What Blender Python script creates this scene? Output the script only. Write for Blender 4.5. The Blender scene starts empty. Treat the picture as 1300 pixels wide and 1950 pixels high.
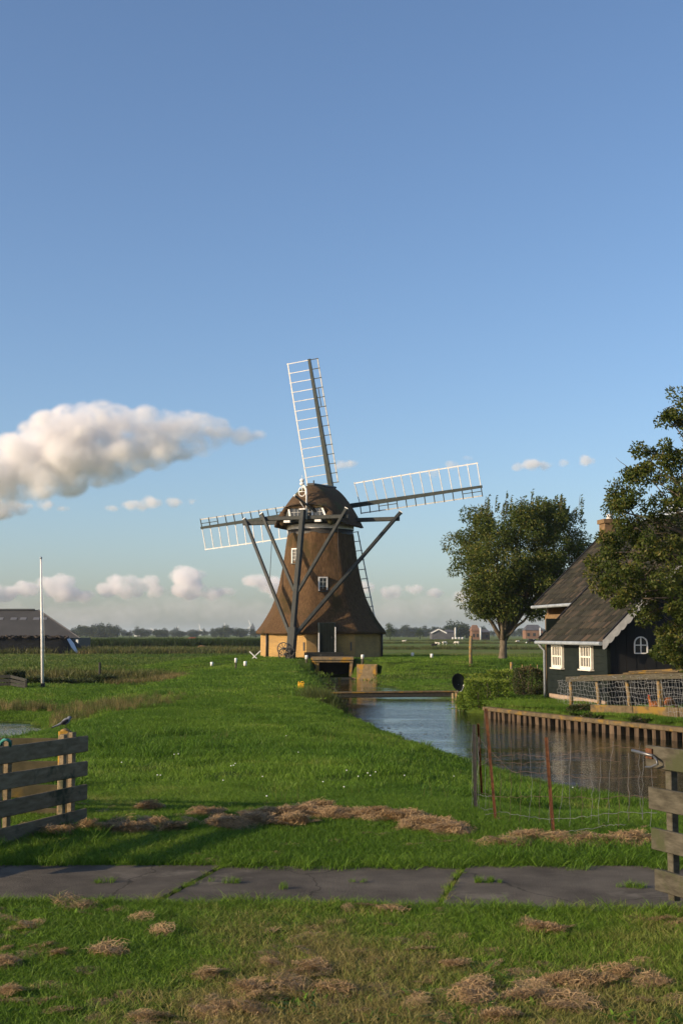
import bpy, bmesh, math, random
import numpy as np
from mathutils import Vector, Matrix

sc = bpy.context.scene
COL = sc.collection
R = math.radians

# ------------------------------------------------------------------ camera, sky, sun, exposure
F = 2427.0
PITCH = math.atan(233 / F)
EYE = 2.6
cam = bpy.data.objects.new('camera', bpy.data.cameras.new('camera'))
COL.objects.link(cam)
sc.camera = cam
cam.location = (0, 0, EYE)
cam.rotation_euler = (R(90) + PITCH, 0, 0)
cam.data.sensor_fit = 'VERTICAL'
cam.data.sensor_height = 36
cam.data.lens = F / 1950 * 36
cam.data.clip_end = 60000
cam.data.clip_start = 0.1

SUN_AZ = R(246)
SUN_EL = R(18)
world = bpy.data.worlds.new('World')
sc.world = world
world.use_nodes = True
wn = world.node_tree
bg = wn.nodes['Background']
sky = wn.nodes.new('ShaderNodeTexSky')
sky.sky_type = 'NISHITA'
sky.sun_disc = False
sky.sun_elevation = SUN_EL
sky.sun_rotation = SUN_AZ
sky.air_density = 0.95
sky.dust_density = 1.35
sky.ozone_density = 4.0
wb = wn.nodes.new('ShaderNodeMix')          # white balance of the sky light
wb.data_type = 'RGBA'
wb.blend_type = 'MULTIPLY'
wb.inputs[0].default_value = 1.0
wb.inputs[7].default_value = (1.06, .985, .955, 1)
wn.links.new(sky.outputs[0], wb.inputs[6])
wn.links.new(wb.outputs[2], bg.inputs[0])
bg.inputs[1].default_value = 0.142
sun = bpy.data.objects.new('sun', bpy.data.lights.new('sun', 'SUN'))
COL.objects.link(sun)
sdir = Vector((math.sin(SUN_AZ) * math.cos(SUN_EL), math.cos(SUN_AZ) * math.cos(SUN_EL), math.sin(SUN_EL)))
sun.rotation_euler = sdir.to_track_quat('Z', 'Y').to_euler()
sun.data.energy = 4.5
sun.data.angle = R(0.5)
sun.data.color = (1.0, 0.78, 0.52)
sc.view_settings.view_transform = 'Standard'
sc.view_settings.look = 'None'
sc.view_settings.gamma = 1.0
sc.view_settings.exposure = 0.42
sc.cycles.max_bounces = 8
sc.cycles.diffuse_bounces = 3
sc.cycles.glossy_bounces = 3
sc.cycles.transmission_bounces = 4
sc.cycles.volume_bounces = 7
sc.cycles.transparent_max_bounces = 8
sc.cycles.volume_step_rate = 3.0
sc.cycles.volume_max_steps = 192
sc.cycles.use_denoising = True


# ------------------------------------------------------------------ pixel helpers (photo pixels -> real places)
_c, _s = math.cos(PITCH), math.sin(PITCH)


def ray(px, py):
    u = (px - 650) / F
    v = -(py - 975) / F
    return Vector((u, _c - v * _s, _s + v * _c))


def P(px, py, Y):
    d = ray(px, py)
    return Vector((0, 0, EYE)) + d * (Y / d.y)


def G(px, py, z):
    d = ray(px, py)
    return Vector((0, 0, EYE)) + d * ((z - EYE) / d.z)


def RP(px, py, p, n):
    d = ray(px, py)
    o = Vector((0, 0, EYE))
    return o + d * ((p - o).dot(n) / d.dot(n))


# ------------------------------------------------------------------ scene helpers
WORLD_LOC = {}


def tag(o, label=None, cat=None, group=None, kind=None):
    if label: o['label'] = label
    if cat: o['category'] = cat
    if group: o['group'] = group
    if kind: o['kind'] = kind
    return o


def empty(name, loc, label=None, cat=None, group=None):
    o = bpy.data.objects.new(name, None)
    o.empty_display_size = .2
    COL.objects.link(o)
    o.location = loc
    WORLD_LOC[o.name] = Vector(loc)
    tag(o, label, cat, group)
    return o


def link(name, me, mat=None, parent=None, origin=None):
    """mesh in world coordinates -> object; verts are moved to the parent's (or its own) base"""
    o = bpy.data.objects.new(name, me)
    COL.objects.link(o)
    if mat is not None and not me.materials:
        me.materials.append(mat)
    if parent is not None:
        off = WORLD_LOC[parent.name]
        o.parent = parent
        WORLD_LOC[o.name] = off.copy()
    else:
        if origin is None:
            origin = Vector((0, 0, 0))
        off = Vector(origin)
        o.location = off
        WORLD_LOC[o.name] = off.copy()
    if off.length > 0:
        me.transform(Matrix.Translation(-off))
    return o


def np_mesh(name, V, Fc, smooth=False, attrs=None):
    V = np.asarray(V, dtype=np.float32)
    Fc = np.asarray(Fc, dtype=np.int32)
    me = bpy.data.meshes.new(name)
    k = Fc.shape[1]
    me.vertices.add(len(V))
    me.vertices.foreach_set('co', V.ravel())
    me.loops.add(Fc.size)
    me.loops.foreach_set('vertex_index', Fc.ravel())
    me.polygons.add(len(Fc))
    me.polygons.foreach_set('loop_start', np.arange(0, Fc.size, k, dtype=np.int32))
    if smooth:
        me.polygons.foreach_set('use_smooth', np.ones(len(Fc), dtype=bool))
    for nm, (typ, arr) in (attrs or {}).items():
        a = me.attributes.new(nm, typ, 'POINT')
        key = 'vector' if typ == 'FLOAT_VECTOR' else ('color' if typ == 'FLOAT_COLOR' else 'value')
        a.data.foreach_set(key, np.asarray(arr, dtype=(np.int32 if typ == 'INT' else np.float32)).ravel())
    me.update(calc_edges=True)
    return me


class MB:
    def __init__(s):
        s.v = []
        s.f = []
        s.sm = []

    def add(s, vs, fs, smooth=False):
        b = len(s.v)
        s.v += [tuple(v) for v in vs]
        s.f += [tuple(b + i for i in f) for f in fs]
        s.sm += [smooth] * len(fs)
        return s

    def box(s, c, size, ax=None, bev=0.0):
        """box centred at c; ax = three axis vectors"""
        c = Vector(c)
        if ax is None:
            ax = (Vector((1, 0, 0)), Vector((0, 1, 0)), Vector((0, 0, 1)))
        h = [Vector(a) * (size[i] / 2) for i, a in enumerate(ax)]
        if bev <= 0:
            vs = [c + h[0] * i + h[1] * j + h[2] * k for i in (-1, 1) for j in (-1, 1) for k in (-1, 1)]
            s.add(vs, [(0, 1, 3, 2), (4, 6, 7, 5), (0, 4, 5, 1), (2, 3, 7, 6), (0, 2, 6, 4), (1, 5, 7, 3)])
        else:
            # chamfered along axis 0 (8-gon section) with end caps
            a1, a2 = Vector(ax[1]), Vector(ax[2])
            y, z = size[1] / 2, size[2] / 2
            b = min(bev, y * .9, z * .9)
            sec = [(-y + b, -z), (y - b, -z), (y, -z + b), (y, z - b), (y - b, z), (-y + b, z), (-y, z - b), (-y, -z + b)]
            vs = [c + h[0] * e + a1 * p + a2 * q for e in (-1, 1) for p, q in sec]
            fs = [(i, (i + 1) % 8, 8 + (i + 1) % 8, 8 + i) for i in range(8)] + [tuple(range(7, -1, -1)), tuple(range(8, 16))]
            s.add(vs, fs)
        return s

    def bar(s, a, b, w, h, up=(0, 0, 1), bev=0.0):
        a, b = Vector(a), Vector(b)
        d = (b - a)
        L = d.length
        d.normalize()
        side = d.cross(Vector(up))
        if side.length < 1e-4:
            side = d.cross(Vector((1, 0, 0)))
        side.normalize()
        u = side.cross(d)
        return s.box((a + b) / 2, (L, w, h), (d, side, u), bev)

    def tube(s, pts, rad, n=8, cap=True, smooth=True):
        pts = [Vector(p) for p in pts]
        if not hasattr(rad, '__len__'):
            rad = [rad] * len(pts)
        rings = []
        t0 = (pts[1] - pts[0]).normalized()
        ref = Vector((0, 0, 1)) if abs(t0.z) < .9 else Vector((1, 0, 0))
        u = t0.cross(ref).normalized()
        vs = []
        for i, p in enumerate(pts):
            t = (pts[min(i + 1, len(pts) - 1)] - pts[max(i - 1, 0)])
            if t.length < 1e-9: t = t0
            t.normalize()
            u = (u - t * u.dot(t))
            if u.length < 1e-6: u = t.orthogonal()
            u.normalize()
            w = t.cross(u)
            for k in range(n):
                a = 2 * math.pi * k / n
                vs.append(p + (u * math.cos(a) + w * math.sin(a)) * rad[i])
        fs = []
        for i in range(len(pts) - 1):
            for k in range(n):
                fs.append((i * n + k, i * n + (k + 1) % n, (i + 1) * n + (k + 1) % n, (i + 1) * n + k))
        s.add(vs, fs, smooth)
        if cap:
            m = len(s.v) - len(pts) * n
            s.f.append(tuple(m + k for k in range(n - 1, -1, -1)))
            s.sm.append(False)
            s.f.append(tuple(m + (len(pts) - 1) * n + k for k in range(n)))
            s.sm.append(False)
        return s

    def ball(s, c, r, n=10, m=7, ax=None):
        c = Vector(c)
        if not hasattr(r, '__len__'): r = (r, r, r)
        if ax is None: ax = (Vector((1, 0, 0)), Vector((0, 1, 0)), Vector((0, 0, 1)))
        vs = []
        for i in range(m + 1):
            th = math.pi * i / m
            for k in range(n):
                a = 2 * math.pi * k / n
                vs.append(c + ax[0] * (r[0] * math.sin(th) * math.cos(a)) + ax[1] * (r[1] * math.sin(th) * math.sin(a)) + ax[2] * (r[2] * math.cos(th)))
        fs = [(i * n + k, (i + 1) * n + k, (i + 1) * n + (k + 1) % n, i * n + (k + 1) % n) for i in range(m) for k in range(n)]
        return s.add(vs, fs, True)

    def prism(s, poly, ext):
        """poly: list of 3d points (planar), ext: extrusion vector"""
        n = len(poly)
        ext = Vector(ext)
        vs = [Vector(p) for p in poly] + [Vector(p) + ext for p in poly]
        fs = [tuple(range(n - 1, -1, -1)), tuple(range(n, 2 * n))] + [(i, (i + 1) % n, n + (i + 1) % n, n + i) for i in range(n)]
        return s.add(vs, fs)

    def build(s, name, mat, parent=None, origin=None, fix=True):
        me = bpy.data.meshes.new(name)
        me.from_pydata(s.v, [], s.f)
        me.polygons.foreach_set('use_smooth', s.sm)
        if fix:
            bm = bmesh.new()
            bm.from_mesh(me)
            bmesh.ops.recalc_face_normals(bm, faces=bm.faces)
            bm.to_mesh(me)
            bm.free()
        me.update()
        return link(name, me, mat, parent, origin)


# ------------------------------------------------------------------ materials
def mat_new(name):
    m = bpy.data.materials.new(name)
    m.use_nodes = True
    n = m.node_tree
    return m, n, n.nodes['Principled BSDF']


def node(n, t, **kw):
    o = n.nodes.new(t)
    for k, v in kw.items():
        setattr(o, k, v)
    return o


def noise(n, vec, scale, detail=4, rough=.55, dist=0.0):
    z = node(n, 'ShaderNodeTexNoise')
    z.inputs['Scale'].default_value = scale
    z.inputs['Detail'].default_value = detail
    z.inputs['Roughness'].default_value = rough
    z.inputs['Distortion'].default_value = dist
    if vec is not None: n.links.new(vec, z.inputs['Vector'])
    return z.outputs[0]


def ramp(n, fac, stops):
    r = node(n, 'ShaderNodeValToRGB')
    cr = r.color_ramp
    while len(cr.elements) < len(stops): cr.elements.new(.5)
    for e, (p, c) in zip(cr.elements, stops):
        e.position = p
        e.color = (*c, 1) if len(c) == 3 else c
    n.links.new(fac, r.inputs[0])
    return r.outputs[0]


def mapping(n, vec, scale=(1, 1, 1), rot=(0, 0, 0)):
    m = node(n, 'ShaderNodeMapping')
    m.inputs['Scale'].default_value = scale
    m.inputs['Rotation'].default_value = rot
    n.links.new(vec, m.inputs[0])
    return m.outputs[0]


def mixc(n, fac, a, b, mode='MIX'):
    m = node(n, 'ShaderNodeMix', data_type='RGBA', blend_type=mode)
    for sk, v in ((m.inputs[0], fac), (m.inputs[6], a), (m.inputs[7], b)):
        if isinstance(v, (int, float)): sk.default_value = v
        elif isinstance(v, tuple): sk.default_value = (*v, 1)
        else: n.links.new(v, sk)
    return m.outputs[2]


def mth(n, op, a, b=0.0, c=None, clamp=False):
    m = node(n, 'ShaderNodeMath', operation=op, use_clamp=clamp)
    for i, v in enumerate((a, b, c)):
        if v is None: continue
        if isinstance(v, (int, float)): m.inputs[i].default_value = v
        else: n.links.new(v, m.inputs[i])
    return m.outputs[0]


def bump(n, bs, h, strength=.4, dist=.02):
    b = node(n, 'ShaderNodeBump')
    b.inputs['Strength'].default_value = strength
    b.inputs['Distance'].default_value = dist
    n.links.new(h, b.inputs['Height'])
    n.links.new(b.outputs[0], bs.inputs['Normal'])


def pos(n):
    return node(n, 'ShaderNodeNewGeometry').outputs['Position']


def worn(name, base, alt, scale=3.0, rough=.8, detail=6, lo=.35, hi=.68, bscale=None, bs=.3, bd=.01, third=None, stretch=(1, 1, 1), tscale=.7, rand=0.0):
    """general weathered surface: two tones by noise, optional third patchy tone, bump"""
    m, n, b = mat_new(name)
    p = mapping(n, pos(n), stretch)
    f = noise(n, p, scale, detail, .6)
    c = ramp(n, f, [(lo, base), (hi, alt)])
    if third:
        g = noise(n, pos(n), tscale, 5, .65)
        k = ramp(n, g, [(third[1], (0, 0, 0)), (third[1] + .1, (1, 1, 1))])
        c = mixc(n, k, c, third[0])
    if rand:
        oi = node(n, 'ShaderNodeObjectInfo')
        v = mth(n, 'MULTIPLY_ADD', oi.outputs['Random'], rand * 2, 1 - rand)
        hs = node(n, 'ShaderNodeHueSaturation')
        n.links.new(v, hs.inputs['Value'])
        n.links.new(c, hs.inputs['Color'])
        c = hs.outputs[0]
    n.links.new(c, b.inputs['Base Color'])
    b.inputs['Roughness'].default_value = rough
    if rough > .7: b.inputs['Specular IOR Level'].default_value = .15
    if bs:
        bump(n, b, noise(n, p, bscale or scale * 4, 5, .65), bs, bd)
    return m


def leafmat(name, c1, c2, c3=None, trans=.35, inst=False, rough=.5, sat=1.0):
    """foliage: tint attribute 0..1 picks between tones; real translucency"""
    m, n, b = mat_new(name)
    at = node(n, 'ShaderNodeAttribute', attribute_name='tint')
    if inst: at.attribute_type = 'INSTANCER'
    stops = [(0.0, c1), (.65, c2)]
    if c3: stops.append((1.0, c3))
    f = at.outputs['Fac']
    c = ramp(n, f, stops)
    if inst:
        a2 = node(n, 'ShaderNodeAttribute', attribute_name='shade')
        hs = node(n, 'ShaderNodeHueSaturation')
        n.links.new(mth(n, 'MULTIPLY_ADD', a2.outputs['Fac'], .9, .55), hs.inputs['Value'])
        n.links.new(c, hs.inputs['Color'])
        c = hs.outputs[0]
    n.links.new(c, b.inputs['Base Color'])
    b.inputs['Roughness'].default_value = rough
    b.inputs['Specular IOR Level'].default_value = .18
    t = node(n, 'ShaderNodeBsdfTranslucent')
    n.links.new(c, t.inputs[0])
    mx = node(n, 'ShaderNodeMixShader')
    mx.inputs[0].default_value = trans
    n.links.new(b.outputs[0], mx.inputs[1])
    n.links.new(t.outputs[0], mx.inputs[2])
    n.links.new(mx.outputs[0], n.nodes['Material Output'].inputs[0])
    return m


M = {}
M['grass'] = leafmat('grass', (.07, .145, .013), (.14, .232, .024), (.27, .225, .08), .35, True)
M['field_grass'] = leafmat('field_grass', (.06, .11, .014), (.12, .155, .03), (.27, .21, .085), .3, True)
M['straw'] = leafmat('straw', (.29, .19, .09), (.45, .31, .16), (.16, .13, .06), .2, True)
M['reed'] = leafmat('reed', (.06, .09, .02), (.15, .13, .045), (.30, .21, .09), .3, True)
M['crop'] = leafmat('crop', (.022, .045, .010), (.04, .07, .014), (.09, .10, .03), .3, True)
M['willow_leaf'] = leafmat('willow_leaf', (.035, .06, .010), (.085, .11, .018), (.17, .15, .035), .35)
M['tree_leaf'] = leafmat('tree_leaf', (.035, .055, .010), (.075, .10, .016), (.14, .125, .03), .35)
M['hedge_leaf'] = leafmat('hedge_leaf', (.06, .11, .014), (.14, .21, .026), (.22, .25, .04), .35)
M['bush_leaf'] = leafmat('bush_leaf', (.03, .05, .015), (.06, .075, .025), (.12, .08, .04), .3)
M['far_leaf'] = leafmat('far_leaf', (.02, .035, .015), (.035, .05, .02), None, .2, True)
M['bark'] = worn('bark', (.07, .055, .04), (.17, .14, .10), 9, .9, bs=.8, bd=.03, stretch=(1, 1, .25), third=((.10, .12, .05), .58))
M['thatch'] = worn('thatch', (.065, .038, .019), (.185, .113, .058), 5, .95, 10, .28, .72, 34, 1.0, .07, third=((.075, .055, .025), .56), stretch=(2.6, 2.6, .35), tscale=.55)
M['cap_thatch'] = worn('cap_thatch', (.06, .038, .022), (.13, .085, .048), 6, .95, 8, .3, .7, 30, 1.0, .05, third=((.085, .08, .035), .52), stretch=(2, 2, .6), tscale=.6)
M['beam'] = worn('beam', (.014, .018, .016), (.034, .038, .034), 5, .7, bs=.2, bd=.01, stretch=(1, 1, .3))
M['stock'] = worn('stock', (.022, .032, .028), (.045, .055, .05), 5, .55, bs=.1)
M['white'] = worn('white_paint', (.62, .60, .56), (.78, .77, .74), 5, .55, bs=.1, lo=.3, hi=.55)
M['grey_white'] = worn('grey_white_paint', (.42, .42, .40), (.62, .61, .58), 5, .6, bs=.1)
M['brick'], _n, _b = mat_new('yellow_brick')
_bt = node(_n, 'ShaderNodeTexBrick')
_bt.inputs['Scale'].default_value = 1.0
_bt.inputs['Brick Width'].default_value = .21
_bt.inputs['Row Height'].default_value = .062
_bt.inputs['Mortar Size'].default_value = .007
_bt.inputs['Color1'].default_value = (.45, .255, .058, 1)
_bt.inputs['Color2'].default_value = (.35, .195, .045, 1)
_bt.inputs['Mortar'].default_value = (.42, .32, .18, 1)
_sx = node(_n, 'ShaderNodeSeparateXYZ')
_n.links.new(pos(_n), _sx.inputs[0])
_cb = node(_n, 'ShaderNodeCombineXYZ')
_n.links.new(mth(_n, 'MULTIPLY_ADD', _sx.outputs[1], .5, _sx.outputs[0]), _cb.inputs[0])
_n.links.new(_sx.outputs[2], _cb.inputs[1])
_n.links.new(_cb.outputs[0], _bt.inputs[0])
_k = noise(_n, pos(_n), 1.1, 6, .65)
_n.links.new(mixc(_n, ramp(_n, _k, [(.42, (0, 0, 0)), (.75, (.75, .75, .75))]), _bt.outputs[0], (.21, .135, .062)), _b.inputs['Base Color'])
_b.inputs['Roughness'].default_value = .9
bump(_n, _b, mth(_n, 'MULTIPLY', _bt.outputs['Fac'], -1.0), .4, .01)
M['house_brick'] = worn('house_brick', (.13, .085, .045), (.22, .145, .075), 9, .9, bs=.3)  # dull base colour stands in for the tree's shade on this brick
M['lichen'] = worn('lichen_concrete', (.16, .12, .07), (.26, .20, .12), 4, .95, third=((.36, .20, .035), .5), tscale=2.2, bs=.4, bd=.02)
M['lichen_wood'] = worn('lichen_wood', (.075, .058, .034), (.14, .105, .06), 6, .9, third=((.20, .125, .03), .50), tscale=2.0, bs=.4, bd=.01)
M['pile'] = worn('pile_wood', (.05, .035, .022), (.12, .085, .055), 7, .9, bs=.4, stretch=(1, 1, .2), rand=.25)
M['concrete'] = worn('old_concrete', (.056, .048, .037), (.14, .121, .093), 2.6, .95, 12, .28, .72, 60, .7, .008, third=((.155, .135, .105), .60), tscale=1.9)
_n = M['concrete'].node_tree
_b = _n.nodes['Principled BSDF']
_v = node(_n, 'ShaderNodeTexVoronoi', feature='DISTANCE_TO_EDGE')
_v.inputs['Scale'].default_value = .75
_pd = node(_n, 'ShaderNodeVectorMath', operation='MULTIPLY_ADD')
_nz = node(_n, 'ShaderNodeTexNoise')
_nz.inputs['Scale'].default_value = 3.0
_nz.inputs['Detail'].default_value = 5
_n.links.new(pos(_n), _nz.inputs['Vector'])
_n.links.new(_nz.outputs[1], _pd.inputs[0])
_pd.inputs[1].default_value = (.35, .35, 0)
_n.links.new(pos(_n), _pd.inputs[2])
_n.links.new(_pd.outputs[0], _v.inputs['Vector'])
_ck = ramp(_n, _v.outputs['Distance'], [(.002, (.7, .7, .7)), (.007, (0, 0, 0))])
_c0 = _b.inputs['Base Color'].links[0].from_socket
_n.links.new(mixc(_n, _ck, _c0, (.022, .02, .014)), _b.inputs['Base Color'])
M['grey_wood'] = worn('grey_wood', (.05, .045, .032), (.11, .10, .074), 5, .9, bs=.4, bd=.006, third=((.055, .06, .03), .56), tscale=3, rand=.12, stretch=(3, 1, 6))
M['dark_wood'] = worn('dark_wood', (.025, .025, .022), (.05, .05, .044), 5, .9, bs=.4, bd=.006, rand=.15, stretch=(3, 1, 6))
M['gate_wood'] = worn('gate_wood', (.13, .098, .058), (.215, .17, .11), 5, .9, bs=.4, bd=.006, rand=.15, stretch=(3, 1, 6), third=((.045, .05, .03), .55), tscale=3)
M['dim_rail'] = worn('dim_rail', (.045, .04, .022), (.085, .07, .038), 6, .9, bs=.4, third=((.10, .07, .02), .55), tscale=2)
M['lichen_post'] = worn('lichen_post', (.16, .12, .07), (.24, .19, .11), 8, .95, third=((.34, .19, .03), .52), tscale=9, bs=.5, bd=.01)
M['house_paint'] = worn('dark_green_boards', (.007, .011, .009), (.013, .018, .015), 3, .75, bs=.1)
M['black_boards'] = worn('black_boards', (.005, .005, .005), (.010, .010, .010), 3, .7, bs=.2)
M['plinth'] = worn('plinth', (.30, .22, .16), (.42, .32, .23), 5, .9, bs=.3, third=((.22, .19, .14), .58))
M['gutter'] = worn('zinc', (.22, .25, .27), (.34, .37, .40), 4, .45, bs=.05)
M['cream'] = worn('cream_paint', (.64, .59, .49), (.76, .72, .63), 6, .55, bs=.1)
M['dark_metal'] = worn('dark_iron', (.02, .02, .02), (.05, .045, .04), 8, .6, bs=.2)
M['rust'] = worn('rust', (.055, .026, .015), (.16, .068, .033), 22, .85, bs=.4, bd=.004, third=((.045, .03, .022), .58), tscale=5)
M['wire'] = worn('galvanised_wire', (.09, .095, .10), (.19, .195, .20), 8, .5, bs=0)
M['pen_wire'] = worn('pen_wire', (.20, .21, .22), (.32, .33, .34), 8, .5, bs=0)
M['rusty_wire'] = worn('rusty_wire', (.06, .04, .03), (.13, .075, .05), 8, .7, bs=0)
M['steel'] = worn('steel', (.11, .115, .12), (.18, .185, .19), 6, .4, bs=.05)
M['steel'].node_tree.nodes['Principled BSDF'].inputs['Metallic'].default_value = .6
M['yellow'] = worn('yellow_plastic', (.62, .33, .01), (.72, .42, .015), 3, .4, bs=.03)
M['tarp'] = worn('black_tarp', (.003, .004, .004), (.008, .009, .010), 1.5, .9, bs=.8, bd=.15, bscale=1.2)
M['tyre'] = worn('tyre_rubber', (.02, .018, .016), (.07, .055, .045), 2, .9, bs=.2)
M['white_tarp'] = worn('white_tarp', (.45, .48, .54), (.60, .62, .66), 1, .5, bs=.3, bd=.05)
M['barn_roof'] = worn('fibre_cement', (.05, .05, .05), (.07, .069, .067), .35, .9, bs=.1)
M['rooflight'] = worn('rooflight', (.12, .12, .12), (.15, .15, .15), 1, .4, bs=0)
M['rope'] = worn('teal_rope', (.03, .16, .14), (.06, .26, .22), 20, .8, bs=.2)
M['brown_earth'] = worn('brown_earth', (.16, .09, .05), (.25, .15, .08), 2, .95, bs=.6, bd=.1)
M['red_tile'] = worn('red_tile', (.30, .07, .035), (.40, .11, .05), .5, .9, bs=0)
M['far_brick'] = worn('far_brick', (.16, .085, .055), (.22, .13, .08), .5, .9, bs=0)
M['far_grey'] = worn('far_grey_roof', (.07, .072, .08), (.11, .11, .12), .5, .9, bs=0)
M['far_dark'] = worn('far_dark_stone', (.05, .055, .06), (.08, .085, .09), .5, .9, bs=0)
M['wool'] = worn('wool', (.50, .46, .38), (.66, .62, .54), 8, .95, bs=.4)
M['dark_face'] = worn('dark_face', (.03, .025, .02), (.05, .045, .04), 8, .9, bs=0)
M['hen'] = worn('hen_feathers', (.22, .075, .025), (.36, .14, .05), 25, .8, bs=.5, third=((.10, .045, .02), .62), tscale=9)
M['comb'] = worn('hen_comb', (.45, .03, .02), (.5, .05, .03), 20, .6, bs=0)
M['beak'] = worn('beak', (.30, .20, .06), (.35, .25, .10), 20, .5, bs=0)
M['bird'] = worn('bird_feathers', (.10, .11, .13), (.22, .23, .26), 30, .8, bs=.2)
M['bird_dark'] = worn('bird_dark', (.02, .02, .025), (.05, .05, .055), 30, .8, bs=0)
M['daisy'] = worn('daisy', (.7, .7, .68), (.8, .8, .78), 5, .8, bs=0)

m, n, b = mat_new('cow_hide')
f = noise(n, pos(n), 1.1, 2, .5)
n.links.new(ramp(n, f, [(.60, (.012, .011, .010)), (.63, (.6, .57, .52))]), b.inputs['Base Color'])
b.inputs['Roughness'].default_value = .85
M['cow'] = m

m, n, b = mat_new('glass')
b.inputs['Base Color'].default_value = (.02, .022, .025, 1)
b.inputs['Roughness'].default_value = .06
b.inputs['Specular IOR Level'].default_value = .6
M['glass'] = m

# roof tiles: tint attribute per tile
m, n, b = mat_new('roof_tile')
at = node(n, 'ShaderNodeAttribute', attribute_name='tint')
c = ramp(n, at.outputs['Fac'], [(0, (.014, .014, .012)), (.5, (.029, .028, .023)), (.8, (.041, .036, .029)), (1, (.07, .05, .038))])
k = noise(n, pos(n), 2.5, 6, .65)
c = mixc(n, ramp(n, k, [(.45, (0, 0, 0)), (.7, (.6, .6, .6))]), c, (.022, .025, .015))
n.links.new(c, b.inputs['Base Color'])
b.inputs['Roughness'].default_value = .9
b.inputs['Specular IOR Level'].default_value = .15
bump(n, b, noise(n, pos(n), 25, 4), .3, .01)
M['tile'] = m

# water
m, n, b = mat_new('canal_water')
b.inputs['Base Color'].default_value = (.010, .014, .008, 1)
b.inputs['Roughness'].default_value = .03
b.inputs['IOR'].default_value = 1.33
b.inputs['Specular IOR Level'].default_value = .5
pp = pos(n)
rp = mapping(n, pp, (.9, 2.2, 1), (0, 0, .25))
h1 = noise(n, rp, 2.6, 4, .6)
gust = ramp(n, noise(n, mapping(n, pp, (.16, .42, 1)), 1.0, 3, .55), [(.42, (.42, .42, .42)), (.6, (1, 1, 1))])
h = mth(n, 'MULTIPLY', h1, gust)
bump(n, b, h, .6, .035)
M['water'] = m

# ground sheet: earth/grass tones by attribute 'zone' (0 lawn/dike soil, 1 meadow field)
m, n, b = mat_new('ground')
at = node(n, 'ShaderNodeAttribute', attribute_name='zone')
pp = pos(n)
f1 = noise(n, pp, 1.3, 8, .65)
near = ramp(n, f1, [(.3, (.035, .065, .008)), (.7, (.065, .10, .014))])
f2 = noise(n, mapping(n, pp, (.35, 1.6, 1)), .12, 10, .68)
f3 = noise(n, mapping(n, pp, (.5, 1.2, 1)), 1.8, 6, .7)
far = ramp(n, f2, [(.32, (.08, .115, .016)), (.5, (.135, .155, .03)), (.68, (.22, .18, .06))])
far = mixc(n, ramp(n, f3, [(.35, (.55, .55, .55)), (.65, (0, 0, 0))]), far, (.055, .085, .014))
# long mown strips in the far meadows
st = noise(n, mapping(n, pp, (.0012, .02, 1)), 1.0, 3, .5)
far = mixc(n, ramp(n, st, [(.42, (0, 0, 0)), (.6, (.5, .5, .5))]), far, (.09, .165, .022))
c = mixc(n, at.outputs['Fac'], near, far)
n.links.new(c, b.inputs['Base Color'])
b.inputs['Roughness'].default_value = .95
b.inputs['Specular IOR Level'].default_value = .1
bump(n, b, noise(n, mapping(n, pp, (.7, 1, 1)), 2.2, 8, .7), 1.0, .12)
M['ground'] = m


# ------------------------------------------------------------------ terrain
_rng = np.random.default_rng(7)
_tab = _rng.random((256, 256))


def vnoise(x, y):
    x = np.asarray(x, float)
    y = np.asarray(y, float)
    xi = np.floor(x).astype(int)
    yi = np.floor(y).astype(int)
    fx, fy = x - xi, y - yi
    fx = fx * fx * (3 - 2 * fx)
    fy = fy * fy * (3 - 2 * fy)
    t = lambda i, j: _tab[i % 256, j % 256]
    return (t(xi, yi) * (1 - fx) + t(xi + 1, yi) * fx) * (1 - fy) + (t(xi, yi + 1) * (1 - fx) + t(xi + 1, yi + 1) * fx) * fy


def fbm(x, y, o=4):
    s, a = 0, .5
    for k in range(o):
        s = s + a * vnoise(x * 2 ** k + 17.3 * k, y * 2 ** k + 9.1 * k)
        a *= .5
    return s - .47


def sstep(a, b, x):
    t = np.clip((x - a) / (b - a), 0, 1)
    return t * t * (3 - 2 * t)


def seg_dist(pts, x, y):
    d = np.full(np.shape(x), 1e9)
    for (ax, ay), (bx, by) in zip(pts[:-1], pts[1:]):
        vx, vy = bx - ax, by - ay
        t = np.clip(((x - ax) * vx + (y - ay) * vy) / (vx * vx + vy * vy), 0, 1)
        d = np.minimum(d, np.hypot(x - ax - t * vx, y - ay - t * vy))
    return d


def poly_sd(poly, x, y):
    d = seg_dist(poly + [poly[0]], x, y)
    ins = np.zeros(np.shape(x), bool)
    for (ax, ay), (bx, by) in zip(poly, poly[1:] + poly[:1]):
        if ay == by: continue
        c = ((ay > y) != (by > y)) & (x < (bx - ax) * (y - ay) / (by - ay) + ax)
        ins ^= c
    return np.where(ins, -d, d)


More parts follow.
